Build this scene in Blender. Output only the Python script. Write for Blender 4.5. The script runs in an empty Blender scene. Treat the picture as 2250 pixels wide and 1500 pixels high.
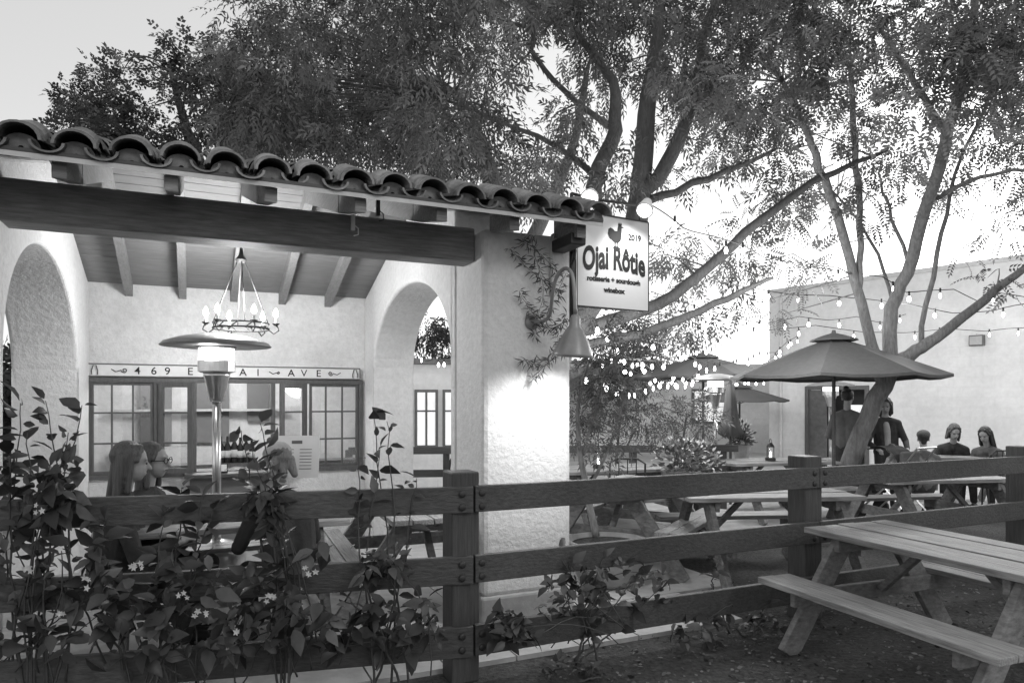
import bpy, math, random, bmesh
import numpy as np
from mathutils import Vector, Matrix
random.seed(7); rng = np.random.default_rng(7)
scene = bpy.context.scene; COL = scene.collection
F = 1534.; HZ = 880.; CH = 1.6; PI = math.pi
def P(px, py, Y): return Vector(((px-1125)/F*Y, Y, CH+(HZ-py)/F*Y))
cu, su = math.cos(math.radians(24.46)), math.sin(math.radians(24.46))
OX, OY = -.197, 4.8
BROT = math.radians(24.46)
def BU(px, v):
    k = (px-1125)/F
    return (k*(OY+cu*v)-OX+su*v)/(cu-su*k)
def BZ(px, py, v):
    u = BU(px, v); Y = OY+su*u+cu*v
    return CH+(HZ-py)/F*Y
def BW(u, v, z=0): return Vector((OX+cu*u-su*v, OY+su*u+cu*v, z))
R = lambda a, b: random.uniform(a, b)

# ---------------------------------------------------------------- materials
def mat(name, c, rough=.8, var=.2, scale=6, bump=.15, metal=0, stretch=(1,1,1), emit=0, tone=False, big=.12, bdist=.01):
    m = bpy.data.materials.new(name); m.use_nodes = True
    N = m.node_tree.nodes; L = m.node_tree.links; b = N['Principled BSDF']
    b.inputs['Roughness'].default_value = rough; b.inputs['Metallic'].default_value = metal
    tc = N.new('ShaderNodeTexCoord'); mp = N.new('ShaderNodeMapping'); mp.inputs['Scale'].default_value = stretch
    L.new(tc.outputs['Object'], mp.inputs[0])
    n = N.new('ShaderNodeTexNoise'); n.inputs['Scale'].default_value = scale; n.inputs['Detail'].default_value = 8; n.inputs['Roughness'].default_value = .65
    L.new(mp.outputs[0], n.inputs['Vector'])
    mr = N.new('ShaderNodeMapRange'); mr.inputs[1].default_value = .25; mr.inputs[2].default_value = .75
    mr.inputs[3].default_value = c*(1-var); mr.inputs[4].default_value = c*(1+var)
    L.new(n.outputs['Fac'], mr.inputs[0])
    n2 = N.new('ShaderNodeTexNoise'); n2.inputs['Scale'].default_value = 1.1; n2.inputs['Detail'].default_value = 4
    L.new(tc.outputs['Object'], n2.inputs['Vector'])
    mr2 = N.new('ShaderNodeMapRange'); mr2.inputs[1].default_value = .3; mr2.inputs[2].default_value = .7
    mr2.inputs[3].default_value = 1-big; mr2.inputs[4].default_value = 1+big
    L.new(n2.outputs['Fac'], mr2.inputs[0])
    mu = N.new('ShaderNodeMath'); mu.operation = 'MULTIPLY'; L.new(mr.outputs[0], mu.inputs[0]); L.new(mr2.outputs[0], mu.inputs[1])
    out = mu.outputs[0]
    if tone:
        at = N.new('ShaderNodeAttribute'); at.attribute_name = 'tone'
        m3 = N.new('ShaderNodeMath'); m3.operation = 'MULTIPLY'; L.new(out, m3.inputs[0]); L.new(at.outputs['Fac'], m3.inputs[1]); out = m3.outputs[0]
        # thin leaves let some light through
        tr = N.new('ShaderNodeBsdfTranslucent'); mx = N.new('ShaderNodeMixShader'); mx.inputs[0].default_value = .36
        L.new(out, tr.inputs['Color']); L.new(b.outputs[0], mx.inputs[1]); L.new(tr.outputs[0], mx.inputs[2]); L.new(mx.outputs[0], N['Material Output'].inputs[0])
    L.new(out, b.inputs['Base Color'])
    if bump:
        bp = N.new('ShaderNodeBump'); bp.inputs['Strength'].default_value = bump; bp.inputs['Distance'].default_value = bdist
        L.new(n.outputs['Fac'], bp.inputs['Height']); L.new(bp.outputs[0], b.inputs['Normal'])
    if emit:
        b.inputs['Emission Color'].default_value = (1,1,1,1); b.inputs['Emission Strength'].default_value = emit
    return m
M = {}
M['plaster'] = mat('white_plaster', .66, .9, .13, 22, .7, big=.12, bdist=.018)
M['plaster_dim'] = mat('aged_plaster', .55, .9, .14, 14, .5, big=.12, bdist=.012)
M['plinth'] = mat('plinth_plaster', .36, .9, .2, 10, .5)
M['paint'] = mat('white_paint', .74, .6, .06, 12, .1)
M['ceil'] = mat('ceiling_boards', .19, .7, .15, 5, .1, stretch=(1,6,1))
M['raft'] = mat('rafter_wood', .22, .7, .25, 8, .2, stretch=(8,1,8))
M['darkwood'] = mat('dark_stained_wood', .06, .55, .5, 5, .5, stretch=(1,14,14), big=.4)
M['postwood'] = mat('dark_post_wood', .055, .55, .5, 5, .5, stretch=(14,14,1), big=.4)
M['beam'] = mat('beam_wood', .22, .65, .5, 5, .5, stretch=(1,12,12), big=.35)
M['frame'] = mat('window_frame_wood', .10, .55, .3, 9, .2, stretch=(5,5,1))
M['table'] = mat('weathered_wood', .25, .5, .6, 5, .6, stretch=(1,16,16), big=.4)
M['tleg'] = mat('weathered_leg_wood', .17, .7, .55, 6, .6, stretch=(3,3,6), big=.35)
M['tile'] = mat('clay_tile', .18, .75, .65, 9, .8, big=.5)
M['steel'] = mat('brushed_steel', .6, .28, .12, 20, .05, metal=1)
M['bsteel'] = mat('grey_enamel', .24, .4, .2, 10, .05, metal=.3)
M['iron'] = mat('black_iron', .04, .5, .3, 20, .1, metal=.4)
M['glow'] = mat('glowing_bulb', .8, .5, .02, 4, 0, emit=14)
M['glowlow'] = mat('glowing_mesh', .7, .5, .3, 60, 0, emit=1.3)
M['lens'] = mat('glowing_lens', .9, .5, .02, 4, 0, emit=5)
M['litpane'] = mat('lit_window_pane', .6, .5, .5, 3, 0, emit=.6)
M['sign'] = mat('sign_board', .66, .5, .03, 6, .02)
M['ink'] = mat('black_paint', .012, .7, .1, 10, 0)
M['inkgrey'] = mat('grey_paint', .12, .6, .1, 10, 0)
M['soil'] = mat('soil_mulch', .065, .95, .8, 30, 1., big=.5, bdist=.05)
M['concrete'] = mat('concrete', .42, .85, .2, 9, .3, big=.2)
M['bark'] = mat('pale_bark', .22, .9, .45, 12, .9, stretch=(3,3,.7), big=.3, bdist=.03)
M['barkdk'] = mat('dark_bark', .11, .9, .4, 12, .8, stretch=(3,3,.7), big=.3, bdist=.03)
M['leafA'] = mat('fine_leaves', .135, .6, .3, 2, 0, tone=True, big=.4)
M['leafB'] = mat('oak_leaves', .07, .6, .3, 2, 0, tone=True, big=.3)
M['leafC'] = mat('pinnate_leaves', .15, .6, .3, 2, 0, tone=True, big=.35)
M['leafV'] = mat('shrub_leaves', .075, .42, .35, 8, .1, tone=True, big=.25)
M['leafO'] = mat('olive_leaves', .12, .55, .3, 8, 0, tone=True, big=.2)
M['petal'] = mat('white_petals', .7, .6, .05, 8, 0, tone=True)
M['stem'] = mat('plant_stem', .06, .8, .3, 20, .1)
M['canvas'] = mat('umbrella_canvas', .09, .85, .15, 18, .1)
M['canvasdk'] = mat('dark_umbrella_canvas', .06, .85, .1, 18, .1)
M['canvaslt'] = mat('grey_umbrella_canvas', .14, .85, .1, 18, .1)
M['skin'] = mat('skin', .30, .55, .12, 10, .05)
M['hairdk'] = mat('dark_hair', .03, .45, .6, 30, .9, stretch=(4,4,.3))
M['hairbr'] = mat('brown_hair', .07, .45, .6, 30, .9, stretch=(4,4,.3))
M['hairlt'] = mat('light_hair', .16, .5, .5, 30, .9, stretch=(4,4,.3))
M['clothdk'] = mat('dark_cloth', .04, .9, .4, 9, .5, bdist=.03)
M['clothmd'] = mat('grey_cloth', .12, .9, .3, 9, .5, bdist=.03)
M['clothlt'] = mat('pale_cloth', .4, .9, .15, 14, .3)
M['paper'] = mat('paper', .75, .7, .04, 10, .02)
M['ceramic'] = mat('stone_bowl', .26, .7, .2, 10, .2)
M['bottle'] = mat('bottle_glass', .03, .15, .1, 5, 0)
M['white_wall'] = mat('painted_block', .68, .9, .10, 9, .4, big=.1)
_m = M['white_wall']; _N = _m.node_tree.nodes; _L = _m.node_tree.links; _b = _N['Principled BSDF']
_bk = _N.new('ShaderNodeTexBrick'); _bk.inputs['Scale'].default_value = 1; _bk.inputs['Brick Width'].default_value = .42; _bk.inputs['Row Height'].default_value = .21; _bk.inputs['Mortar Size'].default_value = .008
_tc = _N.new('ShaderNodeTexCoord'); _sx = _N.new('ShaderNodeSeparateXYZ'); _cx = _N.new('ShaderNodeCombineXYZ'); _L.new(_tc.outputs['Object'], _sx.inputs[0]); _L.new(_sx.outputs[0], _cx.inputs[0]); _L.new(_sx.outputs[2], _cx.inputs[1]); _L.new(_cx.outputs[0], _bk.inputs[0])
_bp = _N.new('ShaderNodeBump'); _bp.invert = True; _bp.inputs['Strength'].default_value = .5; _bp.inputs['Distance'].default_value = .01; _L.new(_bk.outputs['Fac'], _bp.inputs['Height']); _L.new(_bp.outputs[0], _b.inputs['Normal'])
g = bpy.data.materials.new('window_glass'); g.use_nodes = True
gn, gl = g.node_tree.nodes, g.node_tree.links; gn.clear()
o_ = gn.new('ShaderNodeOutputMaterial'); t_ = gn.new('ShaderNodeBsdfTransparent'); q_ = gn.new('ShaderNodeBsdfGlossy'); q_.inputs['Roughness'].default_value = .03
x_ = gn.new('ShaderNodeMixShader'); x_.inputs[0].default_value = .12
gl.new(t_.outputs[0], x_.inputs[1]); gl.new(q_.outputs[0], x_.inputs[2]); gl.new(x_.outputs[0], o_.inputs[0]); M['glass'] = g

# ---------------------------------------------------------------- mesh builder
def world_of(o):
    m = Matrix.Translation(o.location) @ o.rotation_euler.to_matrix().to_4x4() @ Matrix.Diagonal((*o.scale, 1))
    return (world_of(o.parent) @ m) if o.parent else m
class MB:
    def __init__(s): s.v = []; s.f = []
    def add(s, vs, fs):
        n = len(s.v); s.v += [Vector(x) for x in vs]; s.f += [tuple(i+n for i in f) for f in fs]; return s
    def box(s, c, d, rot=None):
        c = Vector(c); vs = []
        for x in (-.5,.5):
            for y in (-.5,.5):
                for z in (-.5,.5):
                    p = Vector((x*d[0], y*d[1], z*d[2]))
                    if rot is not None: p = rot @ p
                    vs.append(c+p)
        return s.add(vs, [(0,1,3,2),(4,6,7,5),(0,4,5,1),(2,3,7,6),(0,2,6,4),(1,5,7,3)])
    def bb(s, x0, x1, y0, y1, z0, z1): return s.box(((x0+x1)/2,(y0+y1)/2,(z0+z1)/2),(x1-x0,y1-y0,z1-z0))
    def bar(s, p, q, w, h, up=(0,0,1)):
        p, q = Vector(p), Vector(q); d = (q-p); L = d.length; d.normalize()
        up = Vector(up); sd = d.cross(up)
        if sd.length < 1e-4: sd = d.cross(Vector((0,1,0)))
        sd.normalize(); u2 = sd.cross(d)
        rot = Matrix((d, sd, u2)).transposed()
        return s.box((p+q)/2, (L, w, h), rot)
    def tube(s, pts, rad, n=8):
        pts = [Vector(p) for p in pts]
        if not hasattr(rad, '__len__'): rad = [rad]*len(pts)
        t0 = (pts[1]-pts[0]).normalized(); nrm = t0.orthogonal().normalized(); vs = []; fs = []
        for i, p in enumerate(pts):
            t = (pts[min(i+1, len(pts)-1)]-pts[max(i-1, 0)]).normalized()
            nrm = (nrm - t*nrm.dot(t))
            if nrm.length < 1e-5: nrm = t.orthogonal()
            nrm.normalize(); b = t.cross(nrm)
            for k in range(n):
                a = 2*PI*k/n; vs.append(p+(nrm*math.cos(a)+b*math.sin(a))*rad[i])
        for i in range(len(pts)-1):
            for k in range(n):
                fs.append((i*n+k, i*n+(k+1)%n, (i+1)*n+(k+1)%n, (i+1)*n+k))
        fs.append(tuple(reversed(range(n)))); fs.append(tuple((len(pts)-1)*n+k for k in range(n)))
        return s.add(vs, fs)
    def lathe(s, prof, c=(0,0,0), n=24, rot=None, caps=True):
        c = Vector(c); vs = []; fs = []
        for r, z in prof:
            for k in range(n):
                a = 2*PI*k/n; p = Vector((r*math.cos(a), r*math.sin(a), z))
                if rot is not None: p = rot @ p
                vs.append(c+p)
        for i in range(len(prof)-1):
            for k in range(n): fs.append((i*n+k, i*n+(k+1)%n, (i+1)*n+(k+1)%n, (i+1)*n+k))
        if caps: fs.append(tuple(reversed(range(n)))); fs.append(tuple((len(prof)-1)*n+k for k in range(n)))
        return s.add(vs, fs)
    def ball(s, c, r, rot=None, n=12):
        if not hasattr(r, '__len__'): r = (r, r, r)
        c = Vector(c); vs = []; fs = []; m = n//2
        for i in range(m+1):
            th = PI*min(max(i/m, .004), .996)
            for k in range(n):
                a = 2*PI*k/n; p = Vector((r[0]*math.sin(th)*math.cos(a), r[1]*math.sin(th)*math.sin(a), -r[2]*math.cos(th)))
                if rot is not None: p = rot @ p
                vs.append(c+p)
        for i in range(m):
            for k in range(n): fs.append((i*n+k, i*n+(k+1)%n, (i+1)*n+(k+1)%n, (i+1)*n+k))
        fs.append(tuple(reversed(range(n)))); fs.append(tuple(m*n+k for k in range(n)))
        return s.add(vs, fs)
    def cap(s, p, q, r1, r2, n=10):
        p, q = Vector(p), Vector(q); d = (q-p).normalized(); pts = []; rr = []
        for a in (-.98,-.7,-.3): pts.append(p+d*r1*a); rr.append(r1*math.sqrt(1-a*a))
        pts += [p, q]; rr += [r1, r2]
        for a in (.3,.7,.98): pts.append(q+d*r2*a); rr.append(r2*math.sqrt(1-a*a))
        return s.tube(pts, rr, n)
    def build(s, name, m, parent=None, local=False, smooth=False, bevel=0, world_keep=False):
        vs = s.v
        if parent is not None and not local:
            inv = world_of(parent).inverted(); vs = [inv @ v for v in vs]
        loc = Vector((0,0,0))
        if parent is None and not world_keep:
            a = np.array([tuple(v) for v in vs]); lo, hi = a.min(0), a.max(0)
            loc = Vector(((lo[0]+hi[0])/2, (lo[1]+hi[1])/2, lo[2])); vs = [v-loc for v in vs]
        me = bpy.data.meshes.new(name); me.from_pydata([tuple(v) for v in vs], [], s.f); me.update()
        o = bpy.data.objects.new(name, me); COL.objects.link(o); o.location = loc
        me.materials.append(m if not isinstance(m, str) else M[m])
        if parent is not None: o.parent = parent
        if smooth: me.polygons.foreach_set('use_smooth', [True]*len(me.polygons))
        if bevel:
            b = o.modifiers.new('b', 'BEVEL'); b.width = bevel; b.segments = 2; b.limit_method = 'ANGLE'; b.angle_limit = .6
        return o
def tag(o, label, cat, group=None, kind=None):
    if label: o['label'] = label
    if cat: o['category'] = cat
    if group: o['group'] = group
    if kind: o['kind'] = kind
    return o
def thing(name, label, cat, loc=(0,0,0), rotz=0, group=None):
    o = bpy.data.objects.new(name, None); COL.objects.link(o); o.location = loc; o.rotation_euler = (0,0,rotz); o.empty_display_size = .1
    return tag(o, label, cat, group)
def dup(root, loc, rotz, label, group=None):
    r = root.copy(); COL.objects.link(r); r.location = loc; r.rotation_euler = (0,0,rotz); r['label'] = label
    if group: r['group'] = group
    for ch in list(root.children):
        c = ch.copy(); COL.objects.link(c); c.parent = r
        for gch in list(ch.children):
            d = gch.copy(); COL.objects.link(d); d.parent = c
    return r
def unify(o, voxel, sm=4):
    a = o.modifiers.new('r', 'REMESH'); a.mode = 'VOXEL'; a.voxel_size = voxel; a.use_smooth_shade = True
    b = o.modifiers.new('s', 'SMOOTH'); b.iterations = sm; b.factor = .5
    dg = bpy.context.evaluated_depsgraph_get(); me = bpy.data.meshes.new_from_object(o.evaluated_get(dg))
    mm = list(o.data.materials); o.modifiers.clear(); o.data = me
    if not me.materials and mm: me.materials.append(mm[0])
    return o

# ---------------------------------------------------------------- leaves
def T_leaf_big():
    ts = [(0,.03),(.2,.27),(.48,.35),(.78,.18),(1,.01)]; v = []; f = []
    for t, w in ts:
        dz = -.25*t*t
        v += [(t,-w*.8,dz+w*.25),(t,0,dz),(t,w*.8,dz+w*.25)]
    for i in range(4):
        for k in range(2): a = i*3+k; f.append((a,a+1,a+4,a+3))
    return np.array(v), np.array(f)
def T_quadleaf(pairs, ll, lw, droop=.2, ang=60):
    v = []; f = []
    def leaf(b, d, s):
        b = np.array(b, float); d = np.array(d, float); d /= np.linalg.norm(d)
        sd = np.cross(d, (0,0,1)); n = len(v)
        v.extend([b, b+d*ll*.5+sd*lw*.5, b+d*ll+np.array((0,0,-droop*ll)), b+d*ll*.5-sd*lw*.5]); f.append((n,n+1,n+2,n+3))
    for i in range(pairs):
        t = (i+.6)/pairs; b = (t, 0, -droop*t*t)
        a = math.radians(ang)
        leaf(b, (math.cos(a), math.sin(a), .15), 1); leaf(b, (math.cos(a), -math.sin(a), .1), -1)
    leaf((1,0,-droop), (1,0,-.2), 1)
    return np.array(v), np.array(f)
def norm(a): return a/np.maximum(np.linalg.norm(a, axis=1, keepdims=True), 1e-6)
def scatter(name, tmpl, pos, dirs, size, m, parent, tone=None, nrm=None, kind=None):
    tv, tf = tmpl; pos = np.asarray(pos, float); N = len(pos); dirs = norm(np.asarray(dirs, float))
    if nrm is None: nrm = rng.normal(size=(N,3))*.6+np.array((0,0,1.))
    S = norm(np.cross(nrm, dirs)); U = np.cross(dirs, S)
    size = np.broadcast_to(np.asarray(size, float), (N,))
    V = pos[:,None,:] + size[:,None,None]*(tv[None,:,0:1]*dirs[:,None,:]+tv[None,:,1:2]*S[:,None,:]+tv[None,:,2:3]*U[:,None,:])
    V = V.reshape(-1,3)
    loc = np.zeros(3)
    if parent is not None:
        inv = np.array(world_of(parent).inverted()); V = V @ inv[:3,:3].T + inv[:3,3]
    else:
        loc = V.mean(0); loc[2] = V[:,2].min(); V = V-loc
    Fc = (tf[None]+ (np.arange(N)*len(tv))[:,None,None]).reshape(-1,4)
    me = bpy.data.meshes.new(name); me.vertices.add(len(V)); me.vertices.foreach_set('co', V.astype(np.float32).ravel())
    me.loops.add(Fc.size); me.loops.foreach_set('vertex_index', Fc.astype(np.int32).ravel())
    me.polygons.add(len(Fc)); me.polygons.foreach_set('loop_start', (np.arange(len(Fc))*4).astype(np.int32))
    me.update(calc_edges=True)
    if tone is None: tone = rng.uniform(.45, 1.6, N)
    at = me.attributes.new('tone', 'FLOAT', 'POINT'); at.data.foreach_set('value', np.repeat(tone, len(tv)).astype(np.float32))
    me.materials.append(M[m]); o = bpy.data.objects.new(name, me); COL.objects.link(o); o.location = loc
    if parent is not None: o.parent = parent
    if kind: o['kind'] = kind
    return o
TL_big = T_leaf_big()
TL_pin = T_quadleaf(6, .32, .13, .25, 62)
TL_wil = T_quadleaf(3, .52, .145, .45, 36)
TL_oak = T_quadleaf(2, .5, .36, .2, 55)
def inpoly(x, y, poly):
    c = False; n = len(poly); j = n-1
    for i in range(n):
        xi, yi = poly[i]; xj, yj = poly[j]
        if (yi > y) != (yj > y) and x < (xj-xi)*(y-yi)/(yj-yi)+xi: c = not c
        j = i
    return c
def blobs_in(poly, n, Y0, Y1, r0, r1, holes=()):
    xs = [p[0] for p in poly]; ys = [p[1] for p in poly]; out = []; tries = 0
    while len(out) < n and tries < n*60:
        tries += 1
        x, y = R(min(xs), max(xs)), R(min(ys), max(ys))
        if not inpoly(x, y, poly): continue
        r = R(r0, r1); Yd = R(Y0, Y1)
        if any((x-h[0])**2+(y-h[1])**2 < (h[2]+r*F/Yd*.8)**2 for h in holes): 
            continue
        out.append((P(x, y, Yd), r))
    return out
def crown(name, blobs, per, tmpl, size, m, parent, droop=.5, tl=(.5,1.5)):
    pos = []; dirs = []; tones = []
    for c, r in blobs:
        n = max(3, int(per*(r/.5)**2)); d = norm(rng.normal(size=(n,3))); rad = rng.uniform(0,1,(n,1))**.45
        d2 = d*np.array((1,1,.7)); pos.append(np.array(c)+d2*rad*r)
        dirs.append(d*.8+np.array((0,0,-droop))+rng.normal(size=(n,3))*.35)
        bt = R(*tl); tones.append(bt*rng.uniform(.7,1.3,n))
    pos = np.vstack(pos); dirs = np.vstack(dirs)
    return scatter(name, tmpl, pos, dirs, rng.uniform(size*.7, size*1.25, len(pos)), m, parent, np.concatenate(tones))
def smooth_path(pts, rad, k=4, wob=.0):
    out = []; rr = []
    n = len(pts)
    for i in range(n-1):
        p0 = pts[max(i-1,0)]; p1 = pts[i]; p2 = pts[i+1]; p3 = pts[min(i+2,n-1)]
        for j in range(k):
            t = j/k
            q = .5*((2*p1)+(p2-p0)*t+(2*p0-5*p1+4*p2-p3)*t*t+(3*p1-p0-3*p2+p3)*t**3)
            out.append(q+Vector((R(-wob,wob),R(-wob,wob),R(-wob,wob)))); rr.append(rad[i]*(1-t)+rad[i+1]*t)
    out.append(pts[-1]); rr.append(rad[-1]); return out, rr
def limbs_mesh(limbs, blobs=(), twig=.02, frac=.6, n=9, wob=.02, rs=1.):
    mb = MB(); nodes = []
    for L in limbs:
        pts = [P(a,b,c) for a,b,c,_ in L]; rad = [r*rs for *_, r in L]
        pp, rr = smooth_path(pts, rad, 4, wob); mb.tube(pp, rr, n); nodes += pp[3:]
    if nodes:
        for c, r in blobs:
            if random.random() > frac: continue
            nr = min(nodes, key=lambda q: (q-c).length)
            mid = (nr+c)/2+Vector((R(-.15,.15),R(-.15,.15),R(-.1,.2)))
            pp, rr = smooth_path([nr, mid, c], [twig, twig*.6, twig*.25], 3)
            mb.tube(pp, rr, 5)
    return mb
def tree(label, base, limbs, blobs, per, tmpl, size, lm, bm, group=None, name='tree', droop=.5, twig=.02, frac=.6, tl=(.5,1.5), rs=1.):
    t = thing(name, label, 'tree', base, 0, group)
    limbs_mesh(limbs, blobs, twig, frac, rs=rs).build('trunk', bm, t, smooth=True)
    crown('crown', blobs, per, tmpl, size, lm, t, droop, tl)
    return t

# ================================================================ SETTING
o = MB().add([(-200,-60,0),(200,-60,0),(200,340,0),(-200,340,0)], [(0,1,2,3)]).build('ground', 'soil', world_keep=True); o['kind'] = 'structure'
pb = MB()
def slab(u0,u1,v0,v1,z=.03):
    vs = [BW(u0,v0,-.02),BW(u1,v0,-.02),BW(u1,v1,-.02),BW(u0,v1,-.02),BW(u0,v0,z),BW(u1,v0,z),BW(u1,v1,z),BW(u0,v1,z)]
    pb.add(vs, [(0,3,2,1),(4,5,6,7),(0,1,5,4),(1,2,6,5),(2,3,7,6),(3,0,4,7)])
for i in range(-9, 4):
    slab(i*.45+.006, i*.45+.444, -.55, -.12); slab(i*.45+.006, i*.45+.444, -.11, .2)
for i in range(-4, 12):
    for j in range(0, 14):
        if i*1.2 > 2.3 and j == 0: continue
        slab(i*1.2+.006, i*1.2+1.194, .21+j*1.2, .21+j*1.2+1.188)
o = pb.build('patio', 'concrete', world_keep=True); o['kind'] = 'structure'
n = 4200; lp = np.zeros((n,3)); lp[:,0] = rng.uniform(.2,4.6,n); lp[:,1] = rng.uniform(3.2,6.2,n); lp[:,2] = rng.uniform(.006,.02,n)
o = scatter('leaf_litter', (TL_big[0]*np.array((1,1,.4)), TL_big[1]), lp, np.c_[rng.normal(size=(n,2)), rng.uniform(-.1,.25,n)], rng.uniform(.012,.040,n), 'leafO', None, rng.uniform(.15,1.8,n)**1.3)
tag(o, 'fallen leaves scattered over the dark soil under the picnic table', 'leaf litter', kind='stuff')

# ================================================================ PORCH BUILDING
bld = thing('adobe_building', 'white plastered restaurant porch with arches, timber beam and clay tile roof', 'building', BW(0,0,0), BROT)
def bz_front(v): return 2.775+.3*v
def bz_back(v): return 3.78-.3*v
def rz(v): return min(bz_front(v), bz_back(v))
MB().bb(0,.69,0,.57,.24,2.79).build('column', 'plaster', bld, True, bevel=.035)
MB().bb(-.02,.71,-.02,.59,0,.25).build('plinth', 'plinth', bld, True, bevel=.02)
MB().bb(-3.50,-2.79,0,.12,0,2.79).build('column', 'plaster', bld, True, bevel=.03)
def archwall(u0, u1, va, vb, v0, v1, zs, rise):
    mb = MB(); c = (v0+v1)/2; hw = (v1-v0)/2
    N = 28; vs_ = [va, v0]; zb = [0., 0.]
    for i in range(N+1):
        a = PI-PI*i/N; v = c+hw*math.cos(a); vs_.append(v); zb.append(zs+rise*math.sin(a)**.9 if 0 < i < N else zs)
    vs_ += [v1, vb]; zb += [0., 0.]
    def zt(v): return rz(v)+.11
    def q(a): mb.add(a, [(0,1,2,3)])
    segs = [(va, v0, 0, 0)]
    for i in range(2, 2+N): segs.append((vs_[i], vs_[i+1], zb[i], zb[i+1]))
    segs.append((v1, vb, 0, 0))
    for a, b, za, zc in segs:
        q([(u0,a,za),(u0,a,zt(a)),(u0,b,zt(b)),(u0,b,zc)]); q([(u1,a,za),(u1,b,zc),(u1,b,zt(b)),(u1,a,zt(a))])
        if za > 0: q([(u0,a,za),(u0,b,zc),(u1,b,zc),(u1,a,za)])
        q([(u0,a,zt(a)),(u1,a,zt(a)),(u1,b,zt(b)),(u0,b,zt(b))])
    for v, s in ((v0,1),(v1,-1)): q([(u0,v,0),(u0,v,zs),(u1,v,zs),(u1,v,0)])
    q([(u0,va,0),(u1,va,0),(u1,va,zt(va)),(u0,va,zt(va))]); q([(u0,vb,0),(u0,vb,zt(vb)),(u1,vb,zt(vb)),(u1,vb,0)])
    o = mb.build('arched_wall', 'plaster', bld, True)
    bm = bmesh.new(); bm.from_mesh(o.data); bmesh.ops.remove_doubles(bm, verts=bm.verts, dist=.0005); bmesh.ops.recalc_face_normals(bm, faces=bm.faces); bm.to_mesh(o.data); bm.free()
    b = o.modifiers.new('b','BEVEL'); b.width = .03; b.segments = 3; b.limit_method = 'ANGLE'; b.angle_limit = .9
    return o
archwall(.0, .46, .572, 3.7, .66, 3.25, 1.85, .84)
archwall(-3.28, -2.772, .122, 3.7, .22, 3.0, 1.75, .95)
bw = MB(); wu0, wu1 = BU(190,3.7), BU(797,3.7); wz0, wz1 = .80, 1.84
bw.bb(-3.28,.46,3.702,3.86,0,wz0); bw.bb(-3.28,.46,3.702,3.86,wz1,2.80)
bw.bb(-3.28,wu0,3.702,3.86,wz0+.001,wz1-.001); bw.bb(wu1,.46,3.702,3.86,wz0+.001,wz1-.001)
bw.build('back_wall', 'plaster', bld, True)
rm = MB(); rm.bb(-3.3,.5,6.6,6.7,0,2.6); rm.bb(-3.4,-3.3,3.862,6.7,0,2.6); rm.bb(.5,.6,3.862,6.7,0,2.6); rm.bb(-3.4,.6,3.862,6.7,2.6,2.7)
rm.build('room_wall', 'plaster_dim', bld, True)
def sheet(v0, v1, u0=-4.6, u1=.70, t=.025, off=.122):
    mb = MB(); a, b = rz(v0)+off, rz(v1)+off
    mb.add([(u0,v0,a),(u1,v0,a),(u1,v1,b),(u0,v1,b),(u0,v0,a+t),(u1,v0,a+t),(u1,v1,b+t),(u0,v1,b+t)], [(0,3,2,1),(4,5,6,7),(0,1,5,4),(1,2,6,5),(2,3,7,6),(3,0,4,7)])
    return mb
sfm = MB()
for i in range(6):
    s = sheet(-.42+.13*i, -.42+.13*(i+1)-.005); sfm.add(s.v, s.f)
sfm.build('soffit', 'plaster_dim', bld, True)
cb = MB(); nb = 12
for i in range(nb):
    v0 = .362+(1.673-.362)*i/nb; v1 = .362+(1.673-.362)*(i+1)/nb-.006
    s = sheet(v0, v1); cb.add(s.v, s.f)
for i in range(18):
    v0 = 1.677+(3.7-1.677)*i/18; v1 = 1.677+(3.7-1.677)*(i+1)/18-.006
    s = sheet(v0, v1); cb.add(s.v, s.f)
cb.build('ceiling', 'ceil', bld, True)
sheet(-.42, 1.67, off=.148, t=.02).build('roof_deck', 'darkwood', bld, True)
sheet(1.68, 4.2, off=.148, t=.02).build('roof_deck', 'darkwood', bld, True)
def rafter_prism(u, va, vb, w, dz0=0., dz1=0.):
    za, zb_ = rz(va), rz(vb)
    return MB().add([(u-w,va,za+dz0),(u+w,va,za+dz0),(u+w,vb,zb_+dz1),(u-w,vb,zb_+dz1),(u-w,va,za+.12),(u+w,va,za+.12),(u+w,vb,zb_+.12),(u-w,vb,zb_+.12)], [(0,3,2,1),(4,5,6,7),(0,1,5,4),(1,2,6,5),(2,3,7,6),(3,0,4,7)])
for i in range(-4, 7):
    u = -2.42+.5*i
    if u > .7: continue
    if u > -.1: rafter_prism(u, -.34, -.002, .034, .03, -.004).build('rafter', 'beam', bld, True); continue
    mb = rafter_prism(u, .152, 1.672, .036); s = rafter_prism(u, 1.678, 3.698, .036); mb.add(s.v, s.f); mb.build('rafter', 'raft', bld, True)
    rafter_prism(u, -.36, .148, .034, .035, -.002).build('rafter_tail', 'beam', bld, True, bevel=.006)
MB().bb(-4.6,-.002,.15,.37,2.582,2.818).build('beam', 'beam', bld, True, bevel=.012)
cbm = MB(); cbm.bb(.52,.64,-.30,.0,2.665,2.745); cbm.build('corbel', 'iron', bld, True, bevel=.01)
tl_ = MB()
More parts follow.
